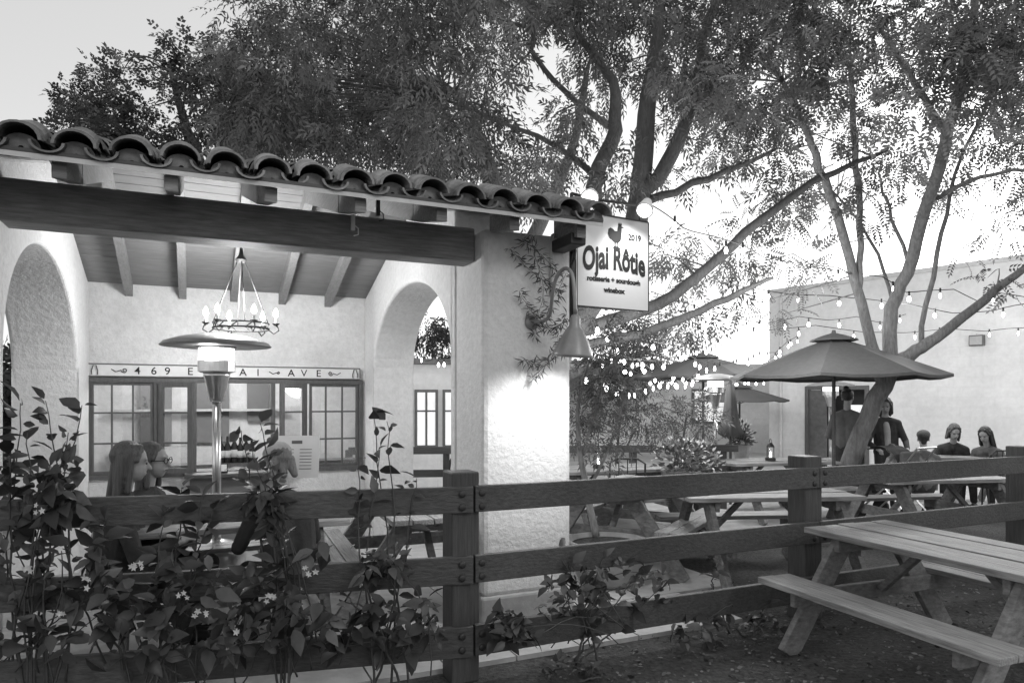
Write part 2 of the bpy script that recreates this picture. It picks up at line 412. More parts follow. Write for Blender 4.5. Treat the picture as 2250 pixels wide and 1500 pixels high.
def shell(uc, v0, v1, z0, z1, r0, r1, up=1, th=.013, n=10, a0=0., roll=0., sq=1.):
    vs = []; fs = []
    for (v, z, r) in ((v0,z0,r0),(v1,z1,r1)):
        for rr in (r, r-th):
            for k in range(n+1):
                a = a0+(PI-2*a0)*k/n
                vs.append((uc+rr*math.cos(a)+roll*(v-v0), v, z+up*rr*math.sin(a)*sq))
    m = n+1
    for k in range(n):
        fs += [(k,k+1,2*m+k+1,2*m+k),(m+k,3*m+k,3*m+k+1,m+k+1),(k,m+k,m+k+1,k+1),(2*m+k,2*m+k+1,3*m+k+1,3*m+k)]
    fs += [(0,2*m,3*m,m),(n,m+n,3*m+n,2*m+n)]
    tl_.add(vs, fs)
pitch = .231
for i in range(-8, 15):
    uc = -2.573+pitch*i+R(-.010,.010)
    for j in range(6):
        v0 = -.45+j*.36+R(-.018,.018); v1 = v0+.42
        zb0 = bz_front(v0)+.200+.010+R(-.006,.006); zb1 = bz_front(v1)+.200-.012
        jj = R(-.03,.03)
        shell(uc, v0, v1, zb0, zb1, .097, .080, 1, roll=jj, sq=.86)
        if j == 0: shell(uc+R(-.008,.008), v0+.045+R(0,.03), v0+.3, zb0+.020, zb1+.02, .099, .083, 1, sq=.86); shell(uc, v0+.09, v0+.12, zb0-.02, zb0-.02, .082, .082, 1, th=.07, sq=.86)
        if i < 14: shell(uc+pitch/2, v0+.02, v1, zb0+.005, zb1+.0, .076, .07, -1, sq=.72)
    for j in range(6):
        v0 = 1.7+j*.42; v1 = v0+.44
        shell(uc, v0, v1, bz_back(v0)+.2, bz_back(v1)+.22, .09, .106, 1, n=6)
tl_.build('roof', 'tile', bld, True)
fw = MB(); V = 3.70
uA, uB = wu0, wu1
fw.bb(uA,uB,V-.03,V+.06,wz1-.05,wz1-.002); fw.bb(uA,uB,V-.03,V+.06,wz0+.002,wz0+.05)
for px in (192, 343, 427, 600, 792):
    u = BU(px, V); fw.bb(u-.022,u+.022,V-.028,V+.058,wz0+.05,wz1-.05)
fw.build('window_frame', 'frame', bld, True, bevel=.004)
def fixed_win(pa, pb_, cols, rows):
    ua, ub = BU(pa,V)+.024, BU(pb_,V)-.024; z0, z1 = wz0+.052, wz1-.052
    mb = MB(); t = .03
    mb.bb(ua,ua+t,V,V+.04,z0,z1); mb.bb(ub-t,ub,V,V+.04,z0,z1); mb.bb(ua+t,ub-t,V,V+.04,z0,z0+t); mb.bb(ua+t,ub-t,V,V+.04,z1-t,z1)
    for i in range(1, cols): u = ua+(ub-ua)*i/cols; mb.bb(u-.009,u+.009,V+.005,V+.035,z0+t,z1-t)
    for j in range(1, rows): z = z0+(z1-z0)*j/rows; mb.bb(ua+t,ub-t,V+.007,V+.033,z-.009,z+.009)
    w = mb.build('window', 'frame', bld, True)
    MB().bb(ua+.01,ub-.01,V+.018,V+.022,z0+.01,z1-.01).build('pane', 'glass', w, True)
fixed_win(192, 343, 3, 3); fixed_win(675, 792, 3, 3)
def open_sash(uh, ang, w):
    z0, z1 = wz0+.052, wz1-.052; mb = MB(); d = Vector((math.cos(ang), math.sin(ang), 0)); nrm = Vector((-d.y, d.x, 0))
    def seg(a, b, za, zb_, t=.03):
        c = Vector((uh, V-.05, 0))+d*(a+b)/2; c.z = (za+zb_)/2
        mb.box(c, (b-a, t, zb_-za), Matrix((d, nrm, Vector((0,0,1)))).transposed())
    seg(0,.05,z0,z1); seg(w-.05,w,z0,z1); seg(.05,w-.05,z0,z0+.05); seg(.05,w-.05,z1-.05,z1)
    for j in (1,2): z = z0+(z1-z0)*j/3; seg(.05,w-.05,z-.01,z+.01,.02)
    s = mb.build('window', 'frame', bld, True)
    m2 = MB(); c = Vector((uh, V-.05, 0))+d*w/2; c.z = (z0+z1)/2; m2.box(c, (w-.06, .004, z1-z0-.06), Matrix((d, nrm, Vector((0,0,1)))).transposed()); m2.build('pane', 'glass', s, True)
open_sash(BU(350,V), math.radians(-28), .36); open_sash(BU(672,V), math.radians(180+28), .34)
MB().bb(BU(405,3.5),BU(600,3.5),3.40,3.665,.80,.84).build('counter', 'darkwood', bld, True, bevel=.006)
MB().bb(BU(405,3.5)+.05,BU(600,3.5)-.05,3.5,3.69,.0,.798).build('counter_base', 'inkgrey', bld, True)
au0, au1 = BU(192,3.69), BU(790,3.69)
ab = MB().bb(au0,au1,3.66,3.70,1.845,1.975).build('address_board', 'paint', bld, True, bevel=.004)
m_ = MB(); m_.bb(au0,au1,3.650,3.66,1.965,1.977); m_.bb(au0,au1,3.650,3.66,1.843,1.853); m_.bb(au0,au0+.01,3.650,3.66,1.853,1.965); m_.bb(au1-.01,au1,3.650,3.66,1.853,1.965); m_.build('board_edging', 'inkgrey', ab, True)
def text_mb(txt, size, offset=0., sx=1.):
    c = bpy.data.curves.new('t', 'FONT'); c.body = txt; c.size = size; c.offset = offset; c.align_x = 'CENTER'; c.extrude = 0; c.resolution_u = 4
    ob = bpy.data.objects.new('t', c); COL.objects.link(ob); dg = bpy.context.evaluated_depsgraph_get()
    me = bpy.data.meshes.new_from_object(ob.evaluated_get(dg)); vs = [(v.co.x*sx, v.co.y) for v in me.vertices]; fs = [tuple(p.vertices) for p in me.polygons]
    bpy.data.objects.remove(ob); bpy.data.meshes.remove(me); return vs, fs
for ch, px in zip('469EOJAIAVE', (302,338,368,418,463,497,534,567,640,668,700)):
    u = BU(px, 3.655); vs, fs = text_mb(ch, .108, .0008, 1.05); MB().add([(u+x, 3.656, 1.872+y) for x, y in vs], fs).build('letter', 'ink', ab, True)
def spiral(cx, cz, s, fl):
    pts = [(cx+fl*-.07,3.654,cz+.01),(cx+fl*-.03,3.654,cz-.015)]
    for i in range(26):
        a = PI+i/25*2.6*PI; r = .028*s*(1-i/32); pts.append((cx+fl*(.045*s+r*math.cos(a)), 3.654, cz+r*math.sin(a)))
    MB().tube(pts, .0045, 5).build('scrollwork', 'ink', ab, True)
spiral(BU(262,3.655), 1.91, 1, 1); spiral(BU(735,3.655), 1.91, 1, -1); spiral(BU(606,3.655), 1.91, .6, 1)
for px in (208, 780):
    u = BU(px, 3.645); m_ = MB(); m_.tube([(u-.025,3.643,1.862),(u-.028,3.643,1.90),(u-.012,3.643,1.955),(u+.012,3.643,1.955),(u+.028,3.643,1.90),(u+.025,3.643,1.862)], .0045, 6); m_.build('bracket', 'iron', bld, True)
for px, py in ((775, 500), (830, 468)):
    u = BU(px,.14); z = BZ(px,py,.14)
    m_ = MB(); m_.bb(u-.012,u+.012,.12,.148,z-.02,z+.08)
    m_.tube([(u,.13,z+.02),(u+.03,.11,z-.01),(u+.03,.11,z-.05),(u,.11,z-.06)], .004, 6); m_.build('hook', 'paint' if px < 800 else 'iron', bld, True)
u0 = BU(1212,-.02); m_ = MB(); zt_ = BZ(1212,510,-.02)
m_.tube([(u0,-.012,BZ(1212,650,-.02)),(u0,-.012,zt_-.06),(u0+.01,-.012,zt_-.02),(u0+.05,-.012,zt_),(u0+.14,-.012,zt_+.005)], .011, 8); m_.build('conduit', 'plaster_dim', bld, True, smooth=True)

cab = thing('back_bar_cabinet', 'pale cabinet and shelf against the far wall inside the service window', 'cabinet', BW(-1.6,6.4,0), BROT)
m_ = MB(); m_.bb(-1.2,1.0,-.25,.15,0,.95); m_.bb(-1.2,1.0,-.05,.15,1.45,1.48); m_.build('cabinet_body', 'clothlt', cab, True)
for a in ((-.9,-.5,.1,.18,1.0,1.95),(-.2,.25,.1,.18,1.0,1.95),(.5,.8,.1,.18,1.3,1.9)): MB().bb(*a).build('panel', 'inkgrey', cab, True)
def bottle_mb(h=.3, r=.037): return MB().lathe([(r*.95,0),(r,.01),(r,h*.6),(r*.4,h*.76),(r*.35,h*.97),(r*.4,h)], n=12)
b0 = None
for k, px in enumerate((486,500,515,528,541,553)):
    u = BU(px, 4.05); hh = (.9, 1, 1.05, .95, 1.02, .88)[k]
    if b0 is None:
        b0 = thing('wine_bottle', 'first wine bottle from the left on the bar behind the service window', 'bottle', BW(u,4.05,.90), 0, 'bottles on the bar'); bottle_mb().build('glass_body', 'bottle', b0, True, smooth=True)
        MB().lathe([(.0375,.06),(.0375,.14)], n=12).build('paper_label', 'paper', b0, True, smooth=True)
    else:
        d = dup(b0, BW(u,4.05,.90), R(0,3), ('', 'second','third','fourth','fifth','sixth')[k]+' wine bottle from the left on the bar behind the service window'); d.scale = (1,1,hh)
bar = tag(MB().bb(-2.6,.1,3.9,4.25,.86,.90).build('bar_top', 'frame'), 'dark bar top inside the service window carrying wine bottles', 'bar top')
bar.location = BW(-1.25,4.07,.86); bar.rotation_euler.z = BROT
scrn = thing('tablet_screen', 'small tablet screen standing on the service counter', 'tablet', BW(BU(488,3.5),3.5,.84), BROT)
MB().bb(-.055,.055,-.01,.005,.0,.1).build('tablet_case', 'ink', scrn, True); MB().bb(-.045,.045,-.014,-.011,.02,.09).build('tablet_display', 'paper', scrn, True)

# ================================================================ CHANDELIER
cp = P(530, 722, 6.0); ch = thing('chandelier', 'black wrought iron ring chandelier with candle bulbs hanging in the porch', 'chandelier', cp)
RR = .225
m_ = MB(); ring = [(RR*math.cos(a),RR*math.sin(a),0) for a in np.linspace(0,2*PI,33)]; m_.tube(ring, .009, 6); ring2 = [(RR*math.cos(a),RR*math.sin(a),.045) for a in np.linspace(0,2*PI,33)]; m_.tube(ring2, .007, 6)
for k in range(12):
    a = k*PI/6; m_.tube([(RR*math.cos(a),RR*math.sin(a),0),(RR*math.cos(a+.26),RR*math.sin(a+.26),.045)], .005, 5)
m_.build('ring', 'iron', ch, True)
topz = .58
for k in range(4):
    a = k*PI/2+.5; MB().tube([(RR*math.cos(a),RR*math.sin(a),.045),(.03*math.cos(a),.03*math.sin(a),topz)], .0045, 5).build('chain', 'iron', ch, True)
m_ = MB().lathe([(.035,topz-.01),(.05,topz+.01),(.02,topz+.05),(.012,topz+.12)], n=12); m_.tube([(0,0,topz+.1),(0,0,.98)], .006, 6); m_.build('hanger', 'iron', ch, True)
for k in range(6):
    a = k*PI/3+.2; c, s = math.cos(a), math.sin(a); q_r = RR+.06
    am = MB().tube([((RR-.01)*c,(RR-.01)*s,0),((RR+.04)*c,(RR+.04)*s,-.04),((RR+.085)*c,(RR+.085)*s,-.01),((RR+.075)*c,(RR+.075)*s,.02),(q_r*c,q_r*s,.03)], .006, 6); am.lathe([(.012,.03),(.03,.045),(.032,.05)], (q_r*c,q_r*s,0), 10)
    ao = am.build('arm', 'iron', ch, True)
    MB().lathe([(.011,.05),(.011,.10)], (q_r*c,q_r*s,0), 8).build('candle', 'paint', ao, True)
    MB().lathe([(.008,.10),(.023,.12),(.020,.15),(.002,.185)], (q_r*c,q_r*s,0), 10).build('bulb', 'glow', ao, True)

# ================================================================ PATIO HEATERS
def heater(label, loc):
    t = thing('patio_heater', label, 'patio heater', loc, 0, 'patio heaters')
    MB().lathe([(.23,0),(.23,.35),(.2,.42),(.05,.46)], n=24).build('base', 'steel', t, True, smooth=True)
    MB().lathe([(.034,.44),(.034,1.62)], n=16).build('pole', 'steel', t, True, smooth=True)
    MB().lathe([(.04,1.59),(.055,1.60),(.06,1.63),(.10,1.80),(.105,1.83)], n=20).build('burner_cone', 'steel', t, True, smooth=True)
    MB().lathe([(.12,1.83),(.145,1.84),(.145,1.92),(.135,1.93)], n=24).build('burner_ring', 'steel', t, True)
    m_ = MB(); m_.lathe([(.125,1.93),(.125,2.045)], n=24, caps=False)
    for k in range(24):
        a = k*PI/12; m_.tube([(.135*math.cos(a),.135*math.sin(a),1.925),(.135*math.cos(a),.135*math.sin(a),2.055)], .004, 4)
    m_.build('emitter_grille', 'glowlow', t, True)
    MB().lathe([(.155,2.03),(.15,2.055),(.1,2.066)], n=24).build('emitter_cap', 'bsteel', t, True)
    MB().lathe([(.425,2.045),(.43,2.05),(.40,2.08),(.28,2.12),(.12,2.15),(.02,2.155)], n=40).build('reflector', 'bsteel', t, True, smooth=True)
    return t
ht = heater('stainless steel patio heater with round reflector standing in the arched porch', Vector((P(476,880,5.75).x,5.75,0)))
hc1 = dup(ht, (P(1572,880,11).x, 11, 0), 0, 'patio heater with pale reflector among the umbrellas left of the closed parasol'); hc1.scale = (.92,.92,.94)
hc2 = dup(ht, (P(1825,880,14.5).x, 14.5, 0), 0, 'far patio heater partly hidden behind the open umbrella pole'); hc2.scale = (1.1,1.1,.93)

# ================================================================ HANGING SIGN
A = P(1265,672,5.25); Bp = P(1422,685,5.6); Bp.z = A.z; ax = (Bp-A); SW = ax.length; ax.normalize(); SH = .715
nv = Vector((ax.y,-ax.x,0))
sg = thing('hanging_sign', 'white restaurant sign with rooster emblem and dark lettering hanging past the column', 'sign', A)
m_ = MB(); m_.box(A+ax*SW/2+Vector((0,0,SH/2)), (SW,.02,SH), Matrix((ax,-nv,Vector((0,0,1)))).transposed()); board = m_.build('sign_board', 'sign', sg)
m_ = MB()
for a, b in (((0,0),(SW,0)),((SW,0),(SW,SH)),((SW,SH),(0,SH)),((0,SH),(0,0))):
    m_.bar(A+ax*a[0]+Vector((0,0,a[1])), A+ax*b[0]+Vector((0,0,b[1])), .03, .012)
m_.build('sign_edge', 'iron', sg)
def S(x, y, o=.0125): return A+ax*x+Vector((0,0,y))+nv*o
def stext(txt, size, cx, cy, offset=.0, sx=1., arc=0., sy=1.):
    vs, fs = text_mb(txt, size, offset, sx); mb = MB()
    mb.add([S(cx+x, cy+y*sy-arc*x*x) for x, y in vs], fs); return mb
stext('Ojai Rôtie', .205, SW*.515, .31, .0075, .72, .35, 1.2).build('lettering', 'ink', board)
stext('rotisserie + sourdough', .052, SW*.51, .205, .003, 1.08, .05).build('lettering', 'ink', board)
stext('winebox', .052, SW*.51, .125, .003, 1.1, 0).build('lettering', 'ink', board)
stext('2019', .065, SW*.80, .55, .003, 1.0, 0).build('lettering', 'ink', board)
EX = SW*.535; EY = .50; ES = .9
def epoly(mb, pts, o=.0128): mb.add([S(EX+x*ES, EY+y*ES, o) for x, y in pts], [tuple(range(len(pts)))])
m_ = MB()
epoly(m_, [(.058*math.cos(a), .066+.052*math.sin(a)) for a in np.linspace(0,2*PI,20)[:-1]], .0130)
epoly(m_, [(-.03,.03),(-.07,.045),(-.09,.085),(-.085,.125),(-.06,.14),(-.03,.13),(.0,.105)], .0134)
epoly(m_, [(-.005,.075),(.012,.125),(.022,.16),(.05,.165),(.062,.14),(.06,.10),(.055,.055)], .0138)
epoly(m_, [(.02*math.cos(a)+.042, .158+.02*math.sin(a)) for a in np.linspace(0,2*PI,12)[:-1]], .0142)
epoly(m_, [(.055,.165),(.085,.152),(.055,.145)], .0146)
for k_, cx in enumerate((.028,.041,.054)): epoly(m_, [(cx-.009,.170),(cx+.009,.170),(cx,.197)], .0150+.0004*k_)
for x0 in (-.012,.018):
    for a, b in (((x0,.03),(x0+.004,-.026)),((x0+.004,-.026),(x0+.03,-.032)),((x0+.004,-.026),(x0-.018,-.032))):
        m_.bar(S(EX+a[0]*ES, EY+a[1]*ES), S(EX+b[0]*ES, EY+b[1]*ES), .002, .010)
m_.build('emblem', 'ink', board)
br = thing('sign_bracket', 'dark iron pole and arm holding the hanging sign at the column corner', 'bracket', P(1262,690,5.2))
m_ = MB(); m_.tube([P(1256,500,5.16), P(1256,715,5.16)], .022, 10); m_.build('pole', 'iron', br, smooth=True)
m_ = MB(); m_.tube([P(1256,425,5.2), P(1300,437,5.32), P(1430,455,5.58)], .012, 8)
m_.tube([P(1300,437,5.32), P(1300,470,5.33)], .006, 6); m_.tube([P(1405,452,5.53), P(1405,490,5.57)], .006, 6); m_.tube([P(1256,425,5.2), P(1256,510,5.16)], .014, 8)
m_.build('arm', 'iron', br, smooth=True)
m_ = MB(); m_.tube([P(1258,540,5.1), P(1264,550,5.08), P(1262,566,5.08), P(1256,580,5.12)], .012, 8); m_.box(P(1258,545,5.12), (.045,.045,.05)); m_.build('junction_box', 'iron', br)
def flood(px, py, Y, label, aim):
    p = P(px, py, Y); d = (aim-p).normalized(); q = d.to_track_quat('Z', 'Y').to_matrix()
    t = thing('flood_lamp', label, 'flood lamp', p, 0, 'flood lamps over the sign')
    m_ = MB(); m_.lathe([(.02,-.12),(.035,-.11),(.05,-.05),(.064,.0),(.066,.02)], p, 20, q); m_.build('lamp_housing', 'paint', t, smooth=True)
    m_ = MB(); m_.lathe([(.058,.018),(.055,.026),(.03,.032),(.005,.034)], p, 20, q); m_.build('lens', 'lens', t, smooth=True)
    m_ = MB(); m_.tube([p-d*.08, p-d*.05+Vector((0,.05,.05)), P(px, py-6, Y+.2)], .008, 6); m_.build('stem', 'iron', t)
flood(1296, 434, 4.9, 'left glowing flood lamp mounted over the hanging sign', P(1280,500,4.4))
flood(1417, 460, 5.3, 'right glowing flood lamp mounted over the hanging sign', P(1385,560,4.9))

# gooseneck barn lamp
gp = P(1168,708,4.93); gl_ = thing('gooseneck_lamp', 'grey gooseneck barn lamp fixed to the white column', 'wall lamp', gp)
m_ = MB(); fr = Vector((su,-cu,0)); q = fr.to_track_quat('Z','Y').to_matrix(); bp_ = BW(BU(1168,0),0,BZ(1168,708,0)); m_.lathe([(.055,0),(.055,.012),(.03,.03),(.01,.034)], bp_, 20, q); m_.build('wall_plate', 'bsteel', gl_, smooth=True)
pts = [bp_+fr*.02, P(1192,706,4.85), P(1208,692,4.78), P(1214,650,4.72), P(1222,612,4.68), P(1240,590,4.64), P(1256,600,4.6), P(1262,640,4.58), P(1264,690,4.58)]
pp, rr = smooth_path(pts, [.013]*len(pts), 3); MB().tube(pp, rr, 10).build('arm', 'bsteel', gl_, smooth=True)
sd = Vector((-.06,.10,-1)).normalized(); q = (-sd).to_track_quat('Z','Y').to_matrix(); sp = P(1264,700,4.58)
m_ = MB(); m_.lathe([(.125,-.25),(.135,-.243),(.13,-.225),(.10,-.15),(.055,-.07),(.036,-.045),(.034,.0),(.028,.02),(.012,.03)], sp, 28, q, caps=False)
m_.lathe([(.128,-.244),(.094,-.15),(.05,-.075),(.005,-.06)], sp, 28, q, caps=False); m_.build('lamp_shade', 'bsteel', gl_, smooth=True)
m_ = MB(); m_.ball(sp+sd*.12, .03); m_.build('bulb', 'glow', gl_, smooth=True)

# ================================================================ FENCE
FS = 1.16
fn = thing('wooden_fence', 'dark stained post and rail timber fence crossing the whole front', 'fence', (-.22*FS,3.4*FS,0))
A0 = Vector((-3.0,2.74,0))*FS; J = Vector((-.22,3.4,0))*FS; d2 = Vector((1.97,.90,0)).normalized(); nf = Vector((d2.y,-d2.x,0))
K = J+d2*2.33*FS; E = J+d2*4.60*FS; E2 = E+d2*.9
PH = 1.6-.35*FS
for c in (J, K, E):
    MB().box(c+Vector((0,0,PH/2))+(-nf*.10), (.165,.17,PH), Matrix.Rotation(BROT,3,'Z')).build('post', 'postwood', fn, bevel=.008)
MB().box(A0+Vector((0,.10,PH/2)), (.17,.17,PH), Matrix.Rotation(.23,3,'Z')).build('post', 'postwood', fn, bevel=.008)
zs_ = [(1.6-(1.6-z)*FS, h*FS) for z, h in ((1.183,.128),(.845,.135),(.505,.15))]
for z, h in zs_:
    dl = (J-A0).normalized()
    MB().bar(A0-dl*.2+Vector((0,0,z-h/2)), J+dl*.035+Vector((0,0,z-h/2)), .04, h).build('rail', 'darkwood', fn, bevel=.005)
    a = J+d2*.045; MB().bar(a+Vector((0,0,z-h/2+.002)), K+d2*.02+Vector((0,0,z-h/2+.002)), .04, h).build('rail', 'darkwood', fn, bevel=.005)
    MB().bar(K+d2*.024+Vector((0,0,z-h/2)), E2+Vector((0,0,z-h/2)), .04, h).build('rail', 'darkwood', fn, bevel=.005)
for c in (J, K):
    for z, h in zs_:
        for dx in (-.035, .085) if c is J else (-.03,.075):
            for dz in (-.04,.035):
                m_ = MB(); p = c+d2*dx+nf*.021+Vector((0,0,z-h/2+dz)); m_.lathe([(.021,0),(.019,.006),(.011,.01),(.002,.011)], p, 10, nf.to_track_quat('Z','Y').to_matrix())
                m_.build('bolt', 'iron', fn)

# ================================================================ PICNIC TABLES
def picnic(label, loc, rotz, L=1.5):
    t = thing('picnic_table', label, 'picnic table', loc, rotz, 'wooden picnic tables')
    m_ = MB(); w = .142
    for k in range(5): m_.box((R(-.012,.012), (k-2)*(w+.008), .73+R(-.004,.004)), (L, w, .038), Matrix.Rotation(R(-.012,.012),3,'X'))
    m_.build('tabletop', 'table', t, True, bevel=.005)
    for s in (-1,1):
        m_ = MB()
        for k in (0,1): m_.box((R(-.01,.01), s*(.57+k*.135), .43+R(-.003,.003)), (L, .128, .038))
        m_.build('bench_seat', 'table', t, True, bevel=.005)
    for x in (-L/2+.2, L/2-.2):
        for s in (-1,1):
            m_ = MB(); m_.bar((x, s*.22, .708), (x, s*.70, .0), .14, .045, (1,0,0)); m_.build('leg', 'tleg', t, True, bevel=.005)
        sgn = 1 if x < 0 else -1
        MB().bar((x+.045*sgn, -.70, .36), (x+.045*sgn, .70, .36), .04, .10).build('crossbeam', 'tleg', t, True, bevel=.004)
        MB().bar((x+.045*sgn, -.34, .668), (x+.045*sgn, .34, .668), .04, .085).build('cleat', 'tleg', t, True, bevel=.004)
        MB().bar((x+.09*sgn, 0, .37), (x+.42*sgn, 0, .70), .05, .04).build('brace', 'tleg', t, True)
    return t
pt = picnic('large weathered picnic table on the soil in front of the fence at right', (2.60,4.12,0), math.atan2(-.93,.36), 1.56)
PT = [
 ((P(1690,1100,6.1).x, 6.3, .03), math.radians(5), 'picnic table just behind the fence, left of the leaning tree'),
 ((P(2045,1060,7.6).x, 7.6, .03), math.radians(10), 'picnic table behind the fence, right of the leaning tree trunk'),
 ((P(1400,1110,6.5).x, 6.9, .03), math.radians(60), 'picnic table behind the potted tree, nearest to the column'),
 ((P(930,1170,6.0).x, 5.6, .03), math.radians(112), 'picnic table seen through the right arch behind the fence'),
 ((P(480,1170,4.7).x, 4.85, .03), math.radians(24), 'picnic table under the porch where the diners sit'),
 ((P(1700,1000,9.6).x, 9.6, .03), math.radians(12), 'far picnic table holding a lantern near the umbrella pole'),
 ((P(1340,1050,8.6).x, 8.6, .03), math.radians(20), 'far picnic table holding a lantern right of the column'),
 ((P(2105,1000,10.4).x, 10.4, .03), math.radians(-12), 'farthest picnic table by the white wall with seated diners')]
for l, r, lab in PT: dup(pt, l, r, lab)

# ================================================================ LANTERNS
def lantern(label, loc):
    t = thing('lantern', label, 'lantern', loc, 0, 'black table lanterns')
    MB().lathe([(.055,0),(.055,.03),(.035,.04)], n=14).build('base', 'iron', t, True)
    MB().lathe([(.035,.04),(.042,.10),(.03,.15)], n=14, caps=False).build('globe', 'glass', t, True, smooth=True)
    MB().lathe([(.012,.04),(.012,.09),(.003,.1)], n=10).build('candle', 'lens', t, True)
    m_ = MB().lathe([(.045,.15),(.03,.18),(.012,.2)], n=14); m_.tube([(0,.045*math.cos(a),.15+.09*math.sin(a)) for a in np.linspace(0,PI,10)], .003, 5)
    for k in range(4): a = k*PI/2+.4; m_.tube([(.05*math.cos(a),.05*math.sin(a),.02),(.048*math.cos(a),.048*math.sin(a),.16)], .004, 4)
    m_.build('cage', 'iron', t, True)
    return t
ln = lantern('black lantern on the table right of the column', (P(1315,1050,8.5).x, 8.5, .78)); ln.scale = (1.25,)*3
d = dup(ln, (P(1693,1000,9.55).x, 9.55, .78), 0, 'black lantern on the table left of the umbrella pole'); d.scale = (1.25,)*3

# ================================================================ CHAIRS
def chair(label, loc, rz_):
    t = thing('metal_chair', label, 'chair', loc, rz_, 'dark metal patio chairs')
    m_ = MB(); m_.box((0,0,.45),(.44,.44,.025)); m_.build('seat', 'iron', t, True, bevel=.005)
    for sx in (-1,1):
        for sy in (-1,1): MB().tube([(sx*.19,sy*.19,.45),(sx*.21,sy*.22,0)], .012, 6).build('leg', 'iron', t, True)
    m_ = MB(); m_.tube([(-.2,-.2,.45),(-.2,-.24,.85),(-.12,-.25,.9),(.12,-.25,.9),(.2,-.24,.85),(.2,-.2,.45)], .012, 6)
    for x in (-.1,0,.1): m_.tube([(x,-.21,.46),(x,-.25,.89)], .007, 5)
    m_.build('backrest', 'iron', t, True)
    return t
c0 = chair('dark metal chair beside the lantern table right of the column', (P(1375,880,7.8).x,7.8,.03), 2.9)
dup(c0, (P(955,880,8.2).x,8.2,.03), 1.9, 'dark metal chair seen through the right arch')
dup(c0, (P(2165,880,9.6).x,9.6,.03), .3, 'dark metal chair in front of the white wall at far right')

# ================================================================ UMBRELLAS
def umbrella(name, label, loc, rad, zrim, ztop, m, n=8, rot=0.):
    t = thing(name, label, 'umbrella', loc, rot, None)
    m_ = MB(); vs = [(0,0,ztop)]; fs = []; K_ = 3
    for j in range(1, 4):
        for k in range(n*K_):
            a = 2*PI*k/(n*K_); c = abs(((k/K_)%1)-.5)*2
            f_ = j/3; edge = math.cos(PI/n)/math.cos(((k/K_)%1-.5)*2*PI/n)
            r = rad*f_*edge; z = ztop-(ztop-zrim)*(f_**1.08)-(.04*f_*(1-c))
            vs.append((r*math.cos(a), r*math.sin(a), z))
    NN = n*K_
    for k in range(NN): fs.append((0, 1+k, 1+(k+1)%NN))
    for j in range(2):
        for k in range(NN): a = 1+j*NN; fs.append((a+k, a+NN+k, a+NN+(k+1)%NN, a+(k+1)%NN))
    m_.add(vs, fs)
    vs2 = []; fs2 = []
    for k in range(NN): v = Vector(vs[1+2*NN+k]); vs2 += [v, v+Vector((0,0,-.035))]
    for k in range(NN): a = 2*k; b = 2*((k+1)%NN); fs2.append((a, a+1, b+1, b))
    m_.add(vs2, fs2); m_.build('canopy', m, t, True)
    MB().lathe([(.3,ztop-.055),(.28,ztop-.03),(.14,ztop+.02),(.03,ztop+.05),(.02,ztop+.09)], n=8).build('vent_cap', m, t, True)
    MB().tube([(0,0,0),(0,0,ztop)], .024, 10).build('pole', 'darkwood', t, True)
    for k in range(n):
        a = 2*PI*k/n; c, s = math.cos(a), math.sin(a)
        MB().tube([(0,0,ztop-.42),(rad*.52*c,rad*.52*s,ztop-(ztop-zrim)*.53-.04)], .010, 5).build('rib', 'table', t, True)
    MB().lathe([(.2,0),(.22,.03),(.1,.06),(.05,.2)], n=16).build('base', 'iron', t, True)
    return t
umbrella('patio_umbrella', 'large open grey umbrella in front of the white wall at right', (P(1832,880,9.2).x,9.2,0), 1.34, 1.93, 2.44, 'canvas', rot=.25)
umbrella('patio_umbrella', 'dark open umbrella behind the tall patio heater in mid courtyard', (P(1545,880,12.6).x,12.6,0), 1.38, 2.03, 2.42, 'canvasdk', rot=.1)
umbrella('patio_umbrella', 'small distant umbrella low behind the closed parasol', (P(1625,880,16.5).x,16.5,0), 1.1, 1.62, 1.95, 'canvasdk', rot=.4)
cpz = thing('closed_parasol', 'closed grey parasol folded around its pole beside the patio heater', 'umbrella', (P(1605,880,10.6).x,10.6,0))
m_ = MB(); vs = []; fs = []; n = 20
for j, (z, r) in enumerate(((1.85,.03),(1.75,.06),(1.5,.08),(1.25,.11),(1.08,.16),(1.05,.1))):
    for k in range(n): a = 2*PI*k/n; rr_ = r*(1+.3*math.cos(k*PI/2*2)); vs.append((rr_*math.cos(a), rr_*math.sin(a), z+(.03*math.cos(k*PI) if j > 3 else 0)))
for j in range(5):
    for k in range(n): fs.append((j*n+k, j*n+(k+1)%n, (j+1)*n+(k+1)%n, (j+1)*n+k))
m_.add(vs, fs); m_.build('canopy', 'canvaslt', cpz, True, smooth=True); MB().tube([(0,0,0),(0,0,1.9)], .022, 8).build('pole', 'darkwood', cpz, True)

